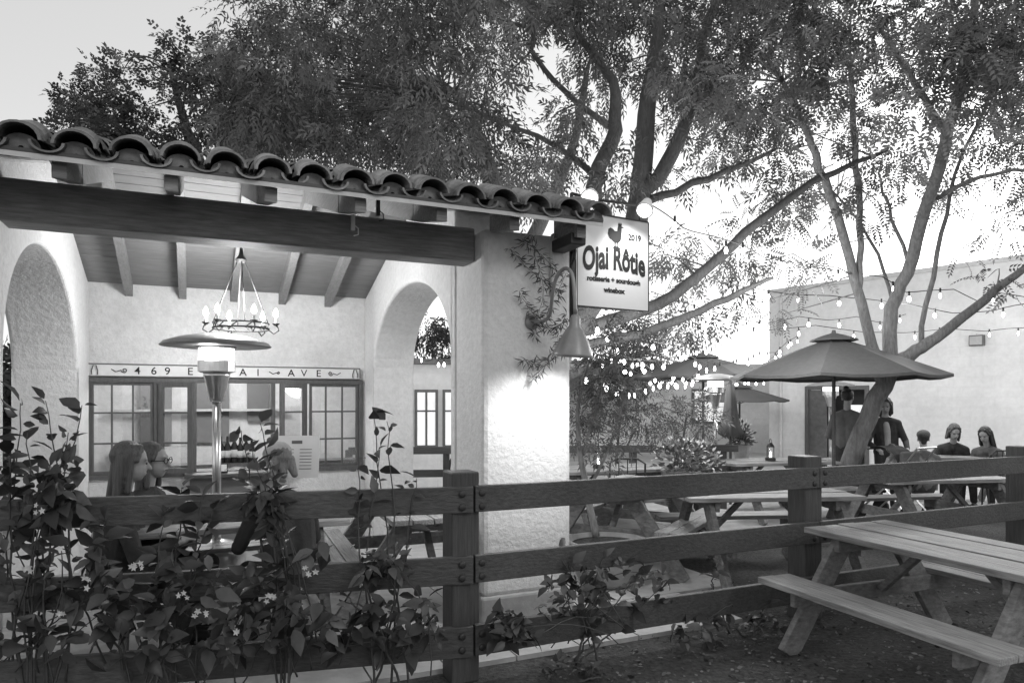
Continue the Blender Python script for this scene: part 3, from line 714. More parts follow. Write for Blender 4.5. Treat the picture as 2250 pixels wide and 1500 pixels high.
# ================================================================ BACK BUILDINGS
wA = Vector((P(1690,0,18).x,18,0)); wB = Vector((P(2250,0,13.6).x,13.6,0)); wd = (wB-wA).normalized(); wl = (wB-wA).length
wn = Vector((wd.y,-wd.x,0))
if wn.y > 0: wn = -wn
wb = thing('white_building', 'long white painted building closing the courtyard at right', 'building', wA, math.atan2(wd.y, wd.x))
dO0, dO1 = 1.0, 2.55; yy = .25
m_ = MB(); L_ = wl+4
m_.bb(0,dO0,0,yy,0,4.35); m_.bb(dO1,L_,0,yy,0,4.35); m_.bb(dO0+.0,dO1-.0,0.002,yy,1.95,4.349)
m_.bb(0,yy,yy,8,0,4.3); m_.build('wall', 'white_wall', wb, True)
MB().bb(-.04,L_,-.03,yy+.05,4.352,4.45).build('parapet_cap', 'plaster_dim', wb, True)
m_ = MB(); t = .09
m_.bb(dO0,dO0+t,-.04,.1,0,1.95); m_.bb(dO1-t,dO1,-.04,.1,0,1.95); m_.bb(dO0+t,dO1-t,-.04,.1,1.86,1.95); m_.build('door_frame', 'frame', wb, True)
MB().bb(dO0+t,dO0+t+.42,.02,.08,0,1.85).build('curtain', 'clothmd', wb, True)
MB().bb(dO0,dO1,.7,.8,0,2.2).build('room_shade_panel', 'ink', wb, True)  # black panel standing in for the shade of the room behind the doorway
MB().bb(dO1-.75,dO1-.15,.3,.6,.4,1.5).build('glowing_shelf', 'litpane', wb, True)  # shelf block emits its own light in place of a lamp inside
MB().tube([(.35,-.05,0),(.35,-.05,4.2)], .04, 8).build('downpipe', 'plaster_dim', wb, True)
wlp = thing('wall_flood_light', 'small square flood light high on the white building wall', 'wall lamp', P(2147,748,14.2))
q = Matrix.Rotation(math.atan2(wd.y,wd.x),3,'Z')
m_ = MB(); m_.box(P(2147,748,14.2), (.26,.14,.22), q); m_.build('lamp_housing', 'inkgrey', wlp, bevel=.01)
m_ = MB(); m_.box(P(2147,748,14.2)+wn*.075, (.22,.012,.17), q); m_.build('lens', 'clothlt', wlp)
m_ = MB(); m_.tube([P(2147,735,14.25), P(2143,715,14.4)], .02, 6); m_.build('bracket', 'iron', wlp)
fb = thing('courtyard_building', 'low pale building with tiled roof at the far end of the courtyard', 'building', (1.2,21,0), 0)
MB().bb(-1.0,7.0,0,.3,0,2.7).build('wall', 'white_wall', fb, True)
m_ = MB(); m_.add([(-1.5,-1.6,2.0),(3.4,-1.6,2.0),(3.4,.6,2.85),(-1.5,.6,2.85),(-1.5,-1.6,1.9),(3.4,-1.6,1.9)], [(0,1,2,3),(0,4,5,1)])
for i in range(20): m_.tube([(-1.4+i*.24,-1.62,1.99),(-1.4+i*.24,.6,2.85)], .07, 6)
m_.build('roof', 'tile', fb, True)
w_ = MB().bb(4.2,5.3,-.06,-.003,.9,1.95).build('window', 'frame', fb, True); MB().bb(4.28,5.22,-.075,-.062,.98,1.87).build('pane', 'litpane', w_, True)
sb = thing('shop_building', 'pale low building with lit windows seen through the right arch', 'building', (-2.4,12.5,0), .12)
MB().bb(-1.5,3.2,0,.3,0,2.25).build('wall', 'white_wall', sb, True)
MB().bb(-1.6,3.3,-.3,.4,2.252,2.34).build('eave', 'frame', sb, True)
for x in (-.2,.65,1.15,2.0):
    m_ = MB(); w = .75 if x in (-.2,1.15) else .42; z0, z1 = .75,1.8
    m_.bb(x,x+.05,-.05,-.003,z0,z1); m_.bb(x+w-.05,x+w,-.05,-.003,z0,z1); m_.bb(x+.05,x+w-.05,-.05,-.003,z0,z0+.05); m_.bb(x+.05,x+w-.05,-.05,-.003,z1-.05,z1); m_.bb(x+w/2-.02,x+w/2+.02,-.05,-.003,z0+.05,z1-.05); m_.bb(x+.05,x+w-.05,-.046,-.004,1.4,1.43)
    w_ = m_.build('window', 'frame', sb, True)
    MB().bb(x+.05,x+w-.05,-.02,-.004,z0+.05,z1-.05).build('pane', 'litpane', w_, True)
lf = thing('low_wooden_fence', 'low dark fence running across the courtyard behind the column', 'fence', (0,9.6,0), .1)
for x in np.arange(-2.2, 3.2, 1.3): MB().box((x,0,.47),(.09,.09,.94)).build('post', 'postwood', lf, True)
for z in (.93,.62,.32): MB().box((.5,-.06,z),(5.4,.035,.10)).build('rail', 'darkwood', lf, True)

# ================================================================ TREES
oak_poly = [(120,300),(110,230),(160,190),(210,150),(260,135),(330,130),(370,85),(430,85),(520,110),(600,200),(600,380),(250,340)]
bl = blobs_in(oak_poly, 115, 12.5, 15, .18, .45, holes=((300,105,12),(175,160,4),(320,190,4),(430,230,2)))
tree('dark round leaved oak standing behind the porch roof at left', (P(480,880,14).x,14,0),
     [[(480,1137,14,.28),(470,700,14,.24),(450,420,14,.16),(400,250,14,.08),(370,140,14,.04)],[(465,600,14,.12),(350,380,13.5,.08),(220,240,13.5,.03)],[(450,420,14,.10),(540,280,14,.06),(580,150,14,.03)]],
     bl, 70, TL_oak, .16, 'leafB', 'barkdk', twig=.025, droop=.1, tl=(.4,1.9), name='oak_tree')
c_poly = [(540,60),(610,0),(900,-60),(1500,-60),(1560,150),(1500,330),(1440,470),(1330,450),(1220,440),(1000,400),(820,350),(560,340),(470,300),(480,180)]
holes = ((1190,95,26),(1195,190,24),(1170,290,8),(760,120,0),(985,160,2),(1265,400,8),(1040,60,2),(1480,230,6),(1300,330,6),(1390,120,4),(1450,330,8),(1360,260,4))
bl = blobs_in(c_poly, 215, 7.2, 10.5, .2, .48, holes)
bl += blobs_in([(480,300),(470,160),(540,60),(620,10),(700,60),(620,330)], 30, 8, 10, .15, .35)
bl += blobs_in([(1430,560),(1560,500),(1680,560),(1580,720),(1430,760)], 24, 8.8, 11, .18, .34)
bl += blobs_in([(1440,60),(1760,60),(1760,420),(1440,440)], 18, 9.0, 10.5, .2, .36)
tree('huge fine leaved tree spreading over the porch, trunk behind the column', (P(1170,880,9).x,9,0),
     [[(1170,1150,9,.30),(1180,950,9,.25),(1230,760,9,.22),(1330,610,9,.19),(1395,490,9,.16),(1408,400,9,.14),(1420,250,8.8,.12),(1445,80,8.6,.08),(1450,-60,8.6,.05)],
      [(1290,660,9,.14),(1300,480,8.9,.12),(1310,390,8.6,.105),(1350,290,8.2,.09),(1345,180,8.0,.06),(1260,60,8.0,.03)],
      [(1408,420,9,.11),(1460,370,8.8,.10),(1530,200,8.4,.085),(1550,60,8.4,.05),(1600,-60,8.4,.03)],
      [(1260,730,9,.10),(1420,680,9,.085),(1530,610,9,.075),(1640,510,8.8,.065),(1790,400,8.6,.045),(1950,330,8.6,.02)],
      [(1240,770,9.1,.08),(1350,745,9.2,.068),(1480,710,9,.06),(1600,655,8.8,.045),(1700,610,8.6,.02)],
      [(1350,290,8.8,.045),(1240,200,8.6,.035),(1170,110,8.5,.03),(1185,30,8.4,.02)],[(1310,390,8.8,.05),(1180,300,8.5,.03),(980,220,8.4,.015)],
      [(1430,440,9,.06),(1560,390,8.6,.045),(1700,330,8.4,.02)]],
     bl, 58, TL_wil, .18, 'leafA', 'barkdk', twig=.013, droop=.5, tl=(.45,1.7), name='pepper_tree', rs=.95)
bl = blobs_in([(700,40),(1300,0),(1420,300),(1300,420),(800,360),(620,300)], 50, 12.5, 15, .4, .7, holes)
bl += blobs_in([(900,640),(1000,640),(1010,830),(900,830)], 12, 15, 17, .3, .5)
bl += blobs_in([(1280,740),(1450,690),(1500,760),(1460,850),(1280,860)], 20, 15, 18, .3, .5)
tree('darker background tree filling the gaps behind the huge tree', (P(1150,880,14.5).x,14.5,0),
     [[(1150,1050,14.5,.3),(1130,700,14,.25),(1080,400,14,.2),(1000,200,13.8,.1)],[(1130,600,14,.18),(1250,350,14,.1),(1290,150,14,.05)],[(1150,900,14.5,.15),(1350,800,16,.1),(1450,760,17,.04)],[(1150,800,14.5,.1),(1020,760,15,.07),(950,720,16,.03)]],
     bl, 36, TL_wil, .28, 'leafB', 'barkdk', twig=.03, tl=(.5,1.4))
r_poly = [(1480,-60),(2330,-60),(2330,300),(2200,340),(2080,290),(1960,370),(1850,310),(1700,350),(1560,280)]
rh = ((2010,90,4),(2130,290,10),(1640,370,8),(1700,150,6),(2060,210,4),(2240,250,4),(1890,160,4),(1580,90,3),(1800,250,6),(1950,300,6))
bl = blobs_in(r_poly, 185, 6.8, 10, .2, .42, rh)
bl += blobs_in([(1560,300),(1760,320),(1850,440),(1780,600),(1640,560),(1560,480)], 24, 9.2, 11.5, .15, .34)
bl += blobs_in([(1850,340),(2300,300),(2300,460),(2150,540),(2050,460),(1900,500)], 34, 8.5, 10.5, .12, .28)
bl += [(P(2170,610,9),.26),(P(2230,640,9),.22),(P(2110,560,9),.16),(P(1720,690,10),.3),(P(1640,670,10),.22),(P(2080,440,9.6),.2),(P(1790,560,10),.25),(P(1760,630,10),.2),(P(2220,520,9),.2)]
tree('slender leaning tree rising beside the open umbrella at right', (P(1855,880,9.6).x,9.6,0),
     [[(1850,1136,9.6,.20),(1858,1080,9.6,.165),(1872,1010,9.5,.145),(1905,920,9.4,.135),(1950,830,9.3,.13),(1995,780,9.2,.10),(2060,740,9.1,.08),(2160,660,9,.065),(2290,560,8.8,.04)],
      [(1940,845,9.3,.09),(1915,760,9.3,.08),(1885,640,9.2,.07),(1850,500,9,.065),(1800,370,8.6,.055),(1775,300,8.4,.045),(1720,180,8.2,.03)],
      [(1888,640,9.2,.05),(1890,500,9.1,.045),(1880,320,8.8,.045),(1870,150,8.5,.035)],
      [(1960,810,9.3,.11),(1955,700,9.3,.10),(1990,600,9.2,.09),(2040,450,8.8,.085),(2085,280,8.2,.075),(2120,120,7.8,.055),(2150,-40,7.6,.035)],
      [(2020,750,9.2,.04),(2060,560,9.2,.035),(2100,380,8.9,.025),(2180,200,8.6,.02)],
      [(2080,300,8.3,.05),(2010,180,8.0,.04),(1930,60,7.8,.025)],[(2050,440,8.9,.04),(2150,390,8.6,.03),(2290,370,8.4,.02)],
      [(2100,220,8.0,.04),(2180,120,7.8,.03),(2230,-20,7.6,.02)],
      [(2000,590,9.2,.03),(1960,480,9.2,.025),(1930,380,9,.015)],[(1965,690,9.3,.03),(1930,560,9.5,.025),(1840,430,9.6,.015)]],
     bl, 44, TL_pin, .23, 'leafC', 'bark', twig=.011, droop=.4, tl=(.5,1.6), name='leaning_tree', frac=.6, rs=.88)
bl = blobs_in([(-160,780),(40,760),(50,1080),(-160,1100)], 34, 8.5, 9.5, .3, .5)
t = thing('tall_hedge', 'dark hedge seen past the left arch at the frame edge', 'hedge', (P(-20,880,9).x,9,0)); crown('foliage', bl, 70, TL_oak, .18, 'leafB', t)
MB().tube([(P(-20,880,9).x,9,0),(P(-20,880,9).x,9,1.5)], .05).build('stem', 'barkdk', t)

# ================================================================ FOREGROUND SHRUBS
def fencept(px, off=0.):
    k = (px-1125)/F
    dl = (J-A0)
    den = dl.x-k*dl.y; s_ = (k*A0.y-A0.x)/den
    p = A0+dl*s_; nl = Vector((dl.y,-dl.x,0)).normalized(); return p+nl*off, s_
def shrub(label, base, tips, cloud, ncloud, size=.08, m='leafV', name='flowering_shrub', flowers=(), sm='stem', per_stem=22, fs=FS, tn=(.3,1.9)):
    t = thing(name, label, 'shrub', base, 0, 'shrubs along the fence'); size = size*fs
    mb = MB(); pos = []; dirs = []
    for tp in tips:
        b = base+Vector((R(-.15,.15),R(-.08,.08),0)); mid = b.lerp(tp, .5)+Vector((R(-.1,.1),R(-.08,.08),R(-.05,.1)))
        pp, rr = smooth_path([b, mid, tp], [.008,.005,.002], 7, .010); mb.tube(pp, rr, 5)
        for i in range(per_stem):
            f_ = 1-(i/per_stem)**1.1*.75; x = f_*(len(pp)-1); a = int(min(x, len(pp)-2)); p = pp[a].lerp(pp[a+1], x-a)
            d = Vector((R(-1,1),R(-1,1),R(-.25,.9))).normalized(); pos.append(p+d*.012); dirs.append(d)
    for (x0, x1, y0, y1, Y0, Y1) in cloud:
        for i in range(ncloud):
            Yd = R(Y0, Y1)*fs; c = P(R(x0,x1), y0+(y1-y0)*random.random()**.85, Yd)
            if i % 6 == 0 and c.z > .1:
                a = base+Vector((R(-.3,.3),R(-.1,.1),R(.1,.3))); pp, rr = smooth_path([a, a.lerp(c,.5)+Vector((R(-.1,.1),0,R(0,.1))), c], [.005,.004,.002], 4, .010); mb.tube(pp, rr, 4)
            for q in range(random.choice((2,3,5))):
                d = Vector((R(-1,1),R(-1.1,.7),R(-.9,.5))).normalized(); pos.append(c+Vector((R(-.035,.035),R(-.035,.035),R(-.035,.035)))); dirs.append(d)
    mb.build('stems', sm, t, smooth=True)
    pos = np.array([tuple(p) for p in pos]); dirs = np.array([tuple(p) for p in dirs])
    keep = pos[:,2] > .02; pos, dirs = pos[keep], dirs[keep]
    scatter('foliage', TL_big, pos, dirs, rng.uniform(size*.45, size*1.35, len(pos)), m, t, rng.uniform(*tn,len(pos)), rng.normal(size=(len(pos),3))*.7+np.array((0,-.5,1.)))
    for fp in flowers:
        for q in range(random.choice((3,4,5))):
            c = fp+Vector((R(-.03,.03),R(-.02,.02),R(-.03,.03))); a = np.arange(5)*2*PI/5+R(0,1); tl_f = R(-.6,.6)
            d = np.c_[np.cos(a), -.5+tl_f*np.cos(a+1), np.sin(a)]
            scatter('flower', TL_big, np.repeat(np.array([tuple(c)]), 5, 0), d, np.full(5,R(.013,.019)), 'petal', t, np.ones(5), np.repeat(np.array([[0,-1.,0]]), 5, 0))
    return t
def FP(px, py, off=0.):
    p, _ = fencept(px, off); return P(px, py, p.y)
shrub('shrub at far left with tall leafy shoots rising above the fence rail', Vector((fencept(110)[0].x, 2.95*FS, 0)),
      [FP(100,880,-.05),FP(45,885,-.1),FP(150,950,-.08),FP(60,950,.05),FP(20,1000,.1),FP(180,890,-.1),FP(130,1080,.1),FP(110,1020,.05)],
      [(-20,250,1120,1330,2.8,3.0),(-20,250,1210,1450,2.7,2.92),(20,190,1020,1120,2.82,2.95)], 24, .085, flowers=[FP(90,1115,.3),FP(190,1275,.42),FP(60,1240,.38),FP(130,1340,.42)], tn=(.3,1.8))
shrub('shrub between the two diners covering the lower fence rails', Vector((fencept(370)[0].x, 3.0*FS, 0)),
      [FP(445,1085,.05),FP(360,1130,.05),FP(400,1070,-.1),FP(230,1140,.08),FP(480,1100,.08)],
      [(220,520,1200,1370,2.85,3.05),(240,540,1270,1440,2.78,2.98)], 29, .085, flowers=[FP(405,1310,.42),FP(445,1340,.42),FP(300,1240,.36)], tn=(.3,1.8))
shrub('shrub in front of the diner in the cap with upright shoots', Vector((fencept(600)[0].x, 3.1*FS, 0)),
      [FP(572,930,-.06),FP(555,975,-.04),FP(590,1020,.0),FP(570,1060,.06),FP(530,945,-.1)],
      [(500,760,1190,1390,2.92,3.15),(480,740,1270,1440,2.88,3.08),(555,610,1060,1150,3.02,3.12)], 21, .085, flowers=[FP(592,1305,.42),FP(520,1390,.42),FP(680,1250,.36)])
shrub('shrub beside the fence post with thin arching shoots over the rail', Vector((fencept(860)[0].x, 3.25*FS, 0)),
      [FP(820,905,-.06),FP(850,925,-.04),FP(790,1010,.0),FP(835,985,.03),FP(915,1050,.02)],
      [(720,960,1290,1430,3.08,3.3),(780,1030,1330,1410,3.05,3.22),(800,880,1200,1260,3.12,3.25)], 17, .08, per_stem=15)
shrub('low shrub poking through the rails right of the fence post', Vector((P(1270,880,3.65*FS).x,3.65*FS,0)),
      [P(1225,1200,3.6*FS),P(1330,1210,3.7*FS),P(1400,1260,3.75*FS),P(1450,1290,3.8*FS)],
      [(1200,1320,1230,1350,3.55,3.75),(1290,1480,1230,1340,3.6,3.8),(1080,1170,1350,1410,3.3,3.45)], 25, .072, per_stem=14)
shrub('small shrub under the bottom rail left of the picnic table', Vector((P(1600,880,4.1*FS).x,4.1*FS,0)),
      [P(1580,1240,4.1*FS),P(1500,1350,4.0*FS),P(1680,1330,4.2*FS)],
      [(1480,1580,1350,1420,3.85,4.05),(1640,1720,1340,1420,4.1,4.3)], 16, .07, per_stem=12)
shrub('tiny seedlings on the soil edge below the pavement', Vector((P(1240,880,4.05).x,4.05,0)),
      [P(1220,1455,4.1),P(1265,1465,4.1),P(1290,1470,4.1)], [(1180,1300,1460,1490,4.0,4.1)], 8, .05, per_stem=8, fs=1.)
iv = thing('climbing_vine', 'narrow leaved vine hanging over the white column by the lamp', 'vine', BW(.55,-.06,2.0), 0)
mb = MB(); pos = []; dirs = []
for path in ([(1165,515),(1180,580),(1195,640),(1180,700),(1175,740)],[(1120,545),(1160,590),(1200,620),(1230,650)],[(1140,640),(1165,680),(1200,720),(1235,710)],[(1245,600),(1215,660),(1200,700)],[(1245,745),(1215,775),(1180,800),(1150,790)],[(1245,760),(1200,800),(1170,830)],[(1245,690),(1225,740),(1240,780)],[(1150,530),(1190,560),(1225,600)]):
    pts = [P(a,b,4.86+R(-.03,.06)) for a,b in path]; pp, rr = smooth_path(pts, [.002]*len(pts), 5, .004); mb.tube(pp, rr, 4)
    for p in pp:
        for q in range(4):
            d = Vector((R(-1,1),R(-.5,.3),R(-.9,.5))).normalized(); pos.append(tuple(p+d*.008)); dirs.append(tuple(d))
mb.build('stems', 'stem', iv); TLn = (TL_big[0]*np.array((1,.30,1)), TL_big[1])
scatter('foliage', TLn, pos, dirs, rng.uniform(.04,.07,len(pos)), 'leafO', iv, rng.uniform(.3,1.4,len(pos)))
pc = Vector((P(1335,880,6.0).x,6.0,.03)); po = thing('planter_bowl', 'wide round stone planter bowl with soil right of the column', 'planter', pc)
MB().lathe([(.2,0),(.26,.05),(.33,.25),(.35,.36),(.36,.38),(.33,.38),(.31,.33),(.05,.33)], n=32).build('bowl', 'ceramic', po, True, smooth=True)
MB().lathe([(.315,.32),(.31,.345),(.05,.35)], n=24).build('potting_soil', 'soil', po, True)
bl = blobs_in([(1255,790),(1330,770),(1400,840),(1420,950),(1380,1010),(1260,1000)], 24, 5.8, 6.3, .10, .18)
bl += blobs_in([(1300,690),(1400,700),(1390,790),(1300,800)], 8, 5.8, 6.3, .09, .15)
st = thing('small_olive_tree', 'young olive tree growing from the round planter bowl', 'tree', pc+Vector((0,0,.34)))
limbs_mesh([[(1310,1178,6,.035),(1290,1080,6,.03),(1270,960,6,.022),(1275,860,6,.015),(1300,780,6,.008)],[(1290,1080,6,.018),(1340,980,6,.012),(1370,880,6,.006)],[(1280,1000,6,.015),(1320,860,6,.01),(1350,740,6,.005)]], bl, .005, .9, 7, .005).build('trunk', 'bark', st, smooth=True)
crown('crown', bl, 160, TL_wil, .11, 'leafO', st, .2, (.5,1.6))
def flowerpot(label, px, Y, z, w):
    c = Vector((P(px,880,Y).x, Y, z)); t = thing('flower_planter', label, 'planter', c)
    MB().lathe([(w*.7,0),(w,.28),(w*1.05,.3),(w*.9,.3),(w*.85,.26),(.02,.26)], n=20).build('pot', 'ceramic', t, True)
    MB().lathe([(w*.5,-z+.03),(w*.5,0)], n=12).build('stand', 'darkwood', t, True)
    n = 260; d = norm(rng.normal(size=(n,3))); d[:,2] = abs(d[:,2]); pos = np.array(c)+np.array((0,0,.3))+d*rng.uniform(.2,1,(n,1))*np.array((w*1.4,w*1.4,.35))
    scatter('foliage', TL_big, pos, d, .07, 'leafO', t)
    n = 60; d = norm(rng.normal(size=(n,3))); d[:,2] = abs(d[:,2]); pos = np.array(c)+np.array((0,0,.33))+d*np.array((w*1.4,w*1.4,.36)); scatter('flowers', TL_big, pos, d+rng.normal(size=(n,3))*.4, .045, 'petal', t, np.ones(n), kind='stuff')
flowerpot('round planter of pale flowers left of the closed parasol', 1495, 8.0, .5, .22)
flowerpot('small planter of leafy flowers behind the picnic table', 1540, 8.3, .42, .18)
flowerpot('distant flower pot at the foot of the closed parasol', 1630, 11.2, .6, .14)
def bush(label, poly, nb, Y0, Y1, px, Y, m='leafO', tl=(.5,1.5)):
    bl = blobs_in(poly, nb, Y0, Y1, .12, .24); base = (P(px,880,Y).x,Y,0)
    t = thing('leafy_bush', label, 'shrub', base); crown('foliage', bl, 90, TL_wil, .14, m, t, .1, tl)
    gy = HZ+CH*F/Y; limbs_mesh([[(px,gy,Y,.03),(px-5,1000,Y,.02),(px+10,900,Y,.01)],[(px-3,1020,Y,.02),(px+45,930,Y,.01)]], bl, .008, .8).build('stems', 'stem', t)
bush('bushy grey leaved shrub behind the flower planters in the courtyard', [(1440,880),(1530,860),(1550,900),(1560,980),(1440,990)], 20, 9, 10, 1500, 9.5)
bush('tall leafy bush rising behind the potted olive tree', [(1270,870),(1400,850),(1450,900),(1430,980),(1280,980)], 18, 9.9, 11, 1360, 10.5, 'leafO', (.3,1.3))

# ================================================================ STRING LIGHTS
def strand(label, a, b, sag, nb, r=1.):
    a, b = P(*a), P(*b); t = thing('string_light', label, 'string lights', a, 0, 'festoon strings over the courtyard'); pts = []
    wz = [R(-.09,.09) for _ in range(9)]
    def at_(f_):
        p = a.lerp(b, f_); p.z -= sag*4*f_*(1-f_); x = f_*7.99; i = int(x); p.z += (wz[i]*(1-(x-i))+wz[i+1]*(x-i))*min(1, 8*f_*(1-f_)); return p
    MB().tube([at_(i/32) for i in range(33)], .006, 5).build('cable', 'iron', t)
    for i in range(nb):
        f_ = min(.99, max(.01, (i+.5+R(-.4,.4))/nb)); p = at_(f_)+Vector((R(-.03,.03),0,-.07+R(-.03,.01)))
        m_ = MB(); m_.lathe([(.013,.095),(.013,.03)], p, 8); s_ = m_.build('socket', 'iron', t)
        rr_ = r*R(.4,1.0)
        m_ = MB(); m_.lathe([(.012*rr_,.03),(.032*rr_,.0),(.032*rr_,-.02),(.018*rr_,-.042),(.004*rr_,-.046)], p, 10); m_.build('bulb', 'glow', s_, smooth=True)
strand('festoon string sloping from the sign to the leaning tree', (1430,450,7), (1885,600,9.2), .12, 6, .7)
strand('festoon string from the leaning tree to the right frame edge', (1885,600,9.2), (2300,655,9.5), .12, 5, .8)
strand('festoon string crossing level behind the leaning tree', (1560,615,10.5), (2280,665,10), .2, 8, .8)
strand('festoon string running low toward the white building corner', (1430,640,9), (1990,690,12.5), .25, 10, .9)
strand('festoon string hanging just above the open umbrella', (1440,690,10), (2250,720,12.8), .15, 10, .9)
strand('festoon string above the dark umbrella', (1420,745,9.5), (1760,730,16), .45, 18)
strand('distant festoon string over the patio heater', (1400,800,12), (1720,770,17), .4, 18, 1.2)
strand('lowest distant festoon string behind the dark umbrella', (1320,790,13), (1690,830,17.5), .3, 18, 1.2)
strand('festoon string dipping behind the sign toward the far roof', (1300,700,8), (1480,830,17), .2, 15)
strand('distant festoon string crossing from the column to the heater', (1290,770,9), (1650,700,14), .35, 15)
strand('festoon string threaded through the potted olive tree', (1285,820,8.8), (1560,790,11), .3, 16, .8)
strand('short festoon string seen through the right arch', (900,770,11.5), (1040,790,11.5), .1, 6)

# ================================================================ PEOPLE
def ik(a, b, l1, l2, pole):
    a, b = Vector(a), Vector(b); d = b-a; D = min(d.length, (l1+l2)*.995); dn = d.normalized(); x = (l1*l1-l2*l2+D*D)/(2*D); h = math.sqrt(max(l1*l1-x*x, 0))
    pl = Vector(pole); pl = pl-dn*pl.dot(dn); pl.normalize(); return a+dn*x+pl*h, a+dn*D
def person(label, loc, rz_, pose='sit', seat=.45, lean=.05, yaw=0, pitch=0, top='clothdk', bottom='clothdk', hair='hairdk', hs='long', hands=None, cap=None, glasses=False, vox=.011, sc_=1., side=0., shirt=None):
    t = thing('person', label, 'person', loc, rz_); t.scale = (sc_,)*3
    pel = Vector((0,0,seat+.09 if pose == 'sit' else .92)); nb = pel+Vector((side,lean,.49)); hd = nb+Vector((side*.2,.03+lean*.35,.20)); ches = pel.lerp(nb,.62)+Vector((0,-.02,0))
    body = MB(); topm = MB(); legm = MB()
    hips = [pel+Vector((s*.085,0,0)) for s in (-1,1)]; sh = [nb+Vector((s*.165,-.005,-.075-s*side*.3)) for s in (-1,1)]
    if pose == 'sit': kn = [Vector((s*.12,.43,seat+.06)) for s in (-1,1)]; an = [Vector((s*.12,.38,.09)) for s in (-1,1)]
    else: kn = [Vector((-.095,.03,.49)),Vector((.11,.09,.49))]; an = [Vector((-.10,-.01,.09)),Vector((.13,.05,.09))]
    for e, mbx in ((0, body), (.014, topm)):
        for s in (-1,1):
            mbx.cap(pel+Vector((s*.06,0,.02)), ches+Vector((s*.065,0,0)), .095+e, .10+e); mbx.cap(ches+Vector((s*.065,0,0)), nb+Vector((s*.085,0,-.08)), .10+e, .06+e)
            mbx.cap(nb+Vector((s*.03,0,-.02)), sh[0 if s < 0 else 1], .05+e, .052+e)
        mbx.cap(nb+Vector((0,0,-.05)), nb+Vector((0,.005,.0)), .06+e*.6, .055+e*.3)
    body.cap(nb, hd+Vector((0,-.02,-.05)), .050, .046)
    if hands is None: hands = [(-.12,.34,pel.z+.20),(.12,.34,pel.z+.20)] if pose == 'sit' else [(-.24,.10,.86),(.24,.10,.86)]
    for i, s in enumerate((-1,1)):
        el, wr = ik(sh[i], hands[i], .285, .25, (s*.6,-.4,-1)); fd = (wr-el).normalized()
        body.cap(sh[i], el, .042, .034); body.cap(el, wr, .034, .024)
        topm.cap(sh[i], el, .058, .047); topm.cap(el, wr-fd*.02, .047, .036)
        sdv = fd.cross(Vector((0,0,1))).normalized(); upn = sdv.cross(fd)
        body.cap(wr, wr+fd*.05, .026, .03); body.cap(wr+sdv*.018+fd*.03, wr-sdv*.018+fd*.07, .018, .018)
        for k, (o_f, ln_) in enumerate(((-.028,.055),(-.010,.068),(.009,.064),(.026,.05))):
            b_ = wr+fd*.075+sdv*o_f; m1 = b_+fd*ln_*.55-upn*.012; e_ = m1+fd*ln_*.4-upn*.028; body.cap(b_, m1, .010, .009, 6); body.cap(m1, e_, .009, .007, 6)
        th = wr+fd*.03-sdv*s*.03; body.cap(th, th+fd*.035-sdv*s*.03-upn*.01, .012, .009, 6)
        body.cap(hips[i], kn[i], .075, .05); body.cap(kn[i], an[i], .05, .033); body.cap(an[i]+Vector((0,-.03,-.045)), an[i]+Vector((0,.13,-.055)), .035, .028)
        legm.cap(hips[i], kn[i], .092, .066); legm.cap(kn[i], an[i]+Vector((0,0,.03)), .066, .052)
    legm.cap(hips[0], hips[1], .10, .10)
    HR = (Matrix.Rotation(yaw,3,'Z') @ Matrix.Rotation(pitch,3,'X'))
    H = lambda x, y, z: hd+HR @ Vector((x,y,z))
    body.ball(H(0,-.008,.03), (.072,.092,.088), HR, 16); body.ball(H(0,.028,-.035), (.055,.062,.078), HR, 14); body.ball(H(0,.045,-.085),(.03,.03,.025),HR)
    body.cap(H(0,.086,.01), H(0,.108,-.028), .008, .013, 8)
    for s in (-1,1): body.ball(H(s*.073,-.005,-.01), (.01,.02,.03), HR, 8)
    body.cap(H(-.018,.083,-.062), H(.018,.083,-.062), .009, .009, 6); body.cap(H(-.03,.076,.03), H(.03,.076,.03), .012, .012, 6)
    unify(body.build('body', 'skin', t, True), vox*.75, 3); unify(topm.build('jacket', top, t, True), vox, 3); unify(legm.build('trousers', bottom, t, True), vox, 3)
    if shirt:
        sm_ = MB(); sm_.cap(pel+Vector((0,.06,.06)), ches+Vector((0,.075,0)), .06, .06); sm_.cap(ches+Vector((0,.075,0)), nb+Vector((0,.03,-.07)), .06, .05); unify(sm_.build('shirt', shirt, t, True), vox, 2)
    for s in (-1,1):
        MB().ball(H(s*.03,.083,.004), (.011,.006,.006), HR, 8).build('eye', 'ink', t, True)
        f_ = MB(); f_.cap(an[0 if s < 0 else 1]+Vector((0,-.035,-.05)), an[0 if s < 0 else 1]+Vector((0,.14,-.055)), .042, .036, 8); f_.build('shoe', 'ink', t, True, smooth=True)
    MB().cap(H(-.017,.0905,-.061), H(.017,.0905,-.061), .004, .004, 6).build('mouth', 'clothmd', t, True)
    hm = MB(); hm.ball(H(0,-.026,.044), (.085,.099,.095), HR, 16)
    if hs in ('long','shoulder'):
        zl = -.24 if hs == 'long' else -.15
        rs_ = random.Random(len(label))
        for s in (-1,-.6,-.2,.2,.6,1): hm.cap(H(s*.062,-.05-.03*(1-abs(s)),.03), H(s*.092+rs_.uniform(-.014,.014),-.055-.04*(1-abs(s))+rs_.uniform(-.015,.02),zl+rs_.uniform(-.04,.04)), .036, .020)
        for s in (-1,1): hm.cap(H(s*.07,.0,.06), H(s*.086,-.002,zl*.7), .020, .018); hm.cap(H(s*.03,.04,.10), H(s*.075,.03,.02), .018, .014)
    if hs == 'bun': hm.ball(H(0,-.08,.13), .042, HR)
    if hs == 'short': hm.cap(H(0,-.06,0), H(0,-.065,-.045), .05, .038)
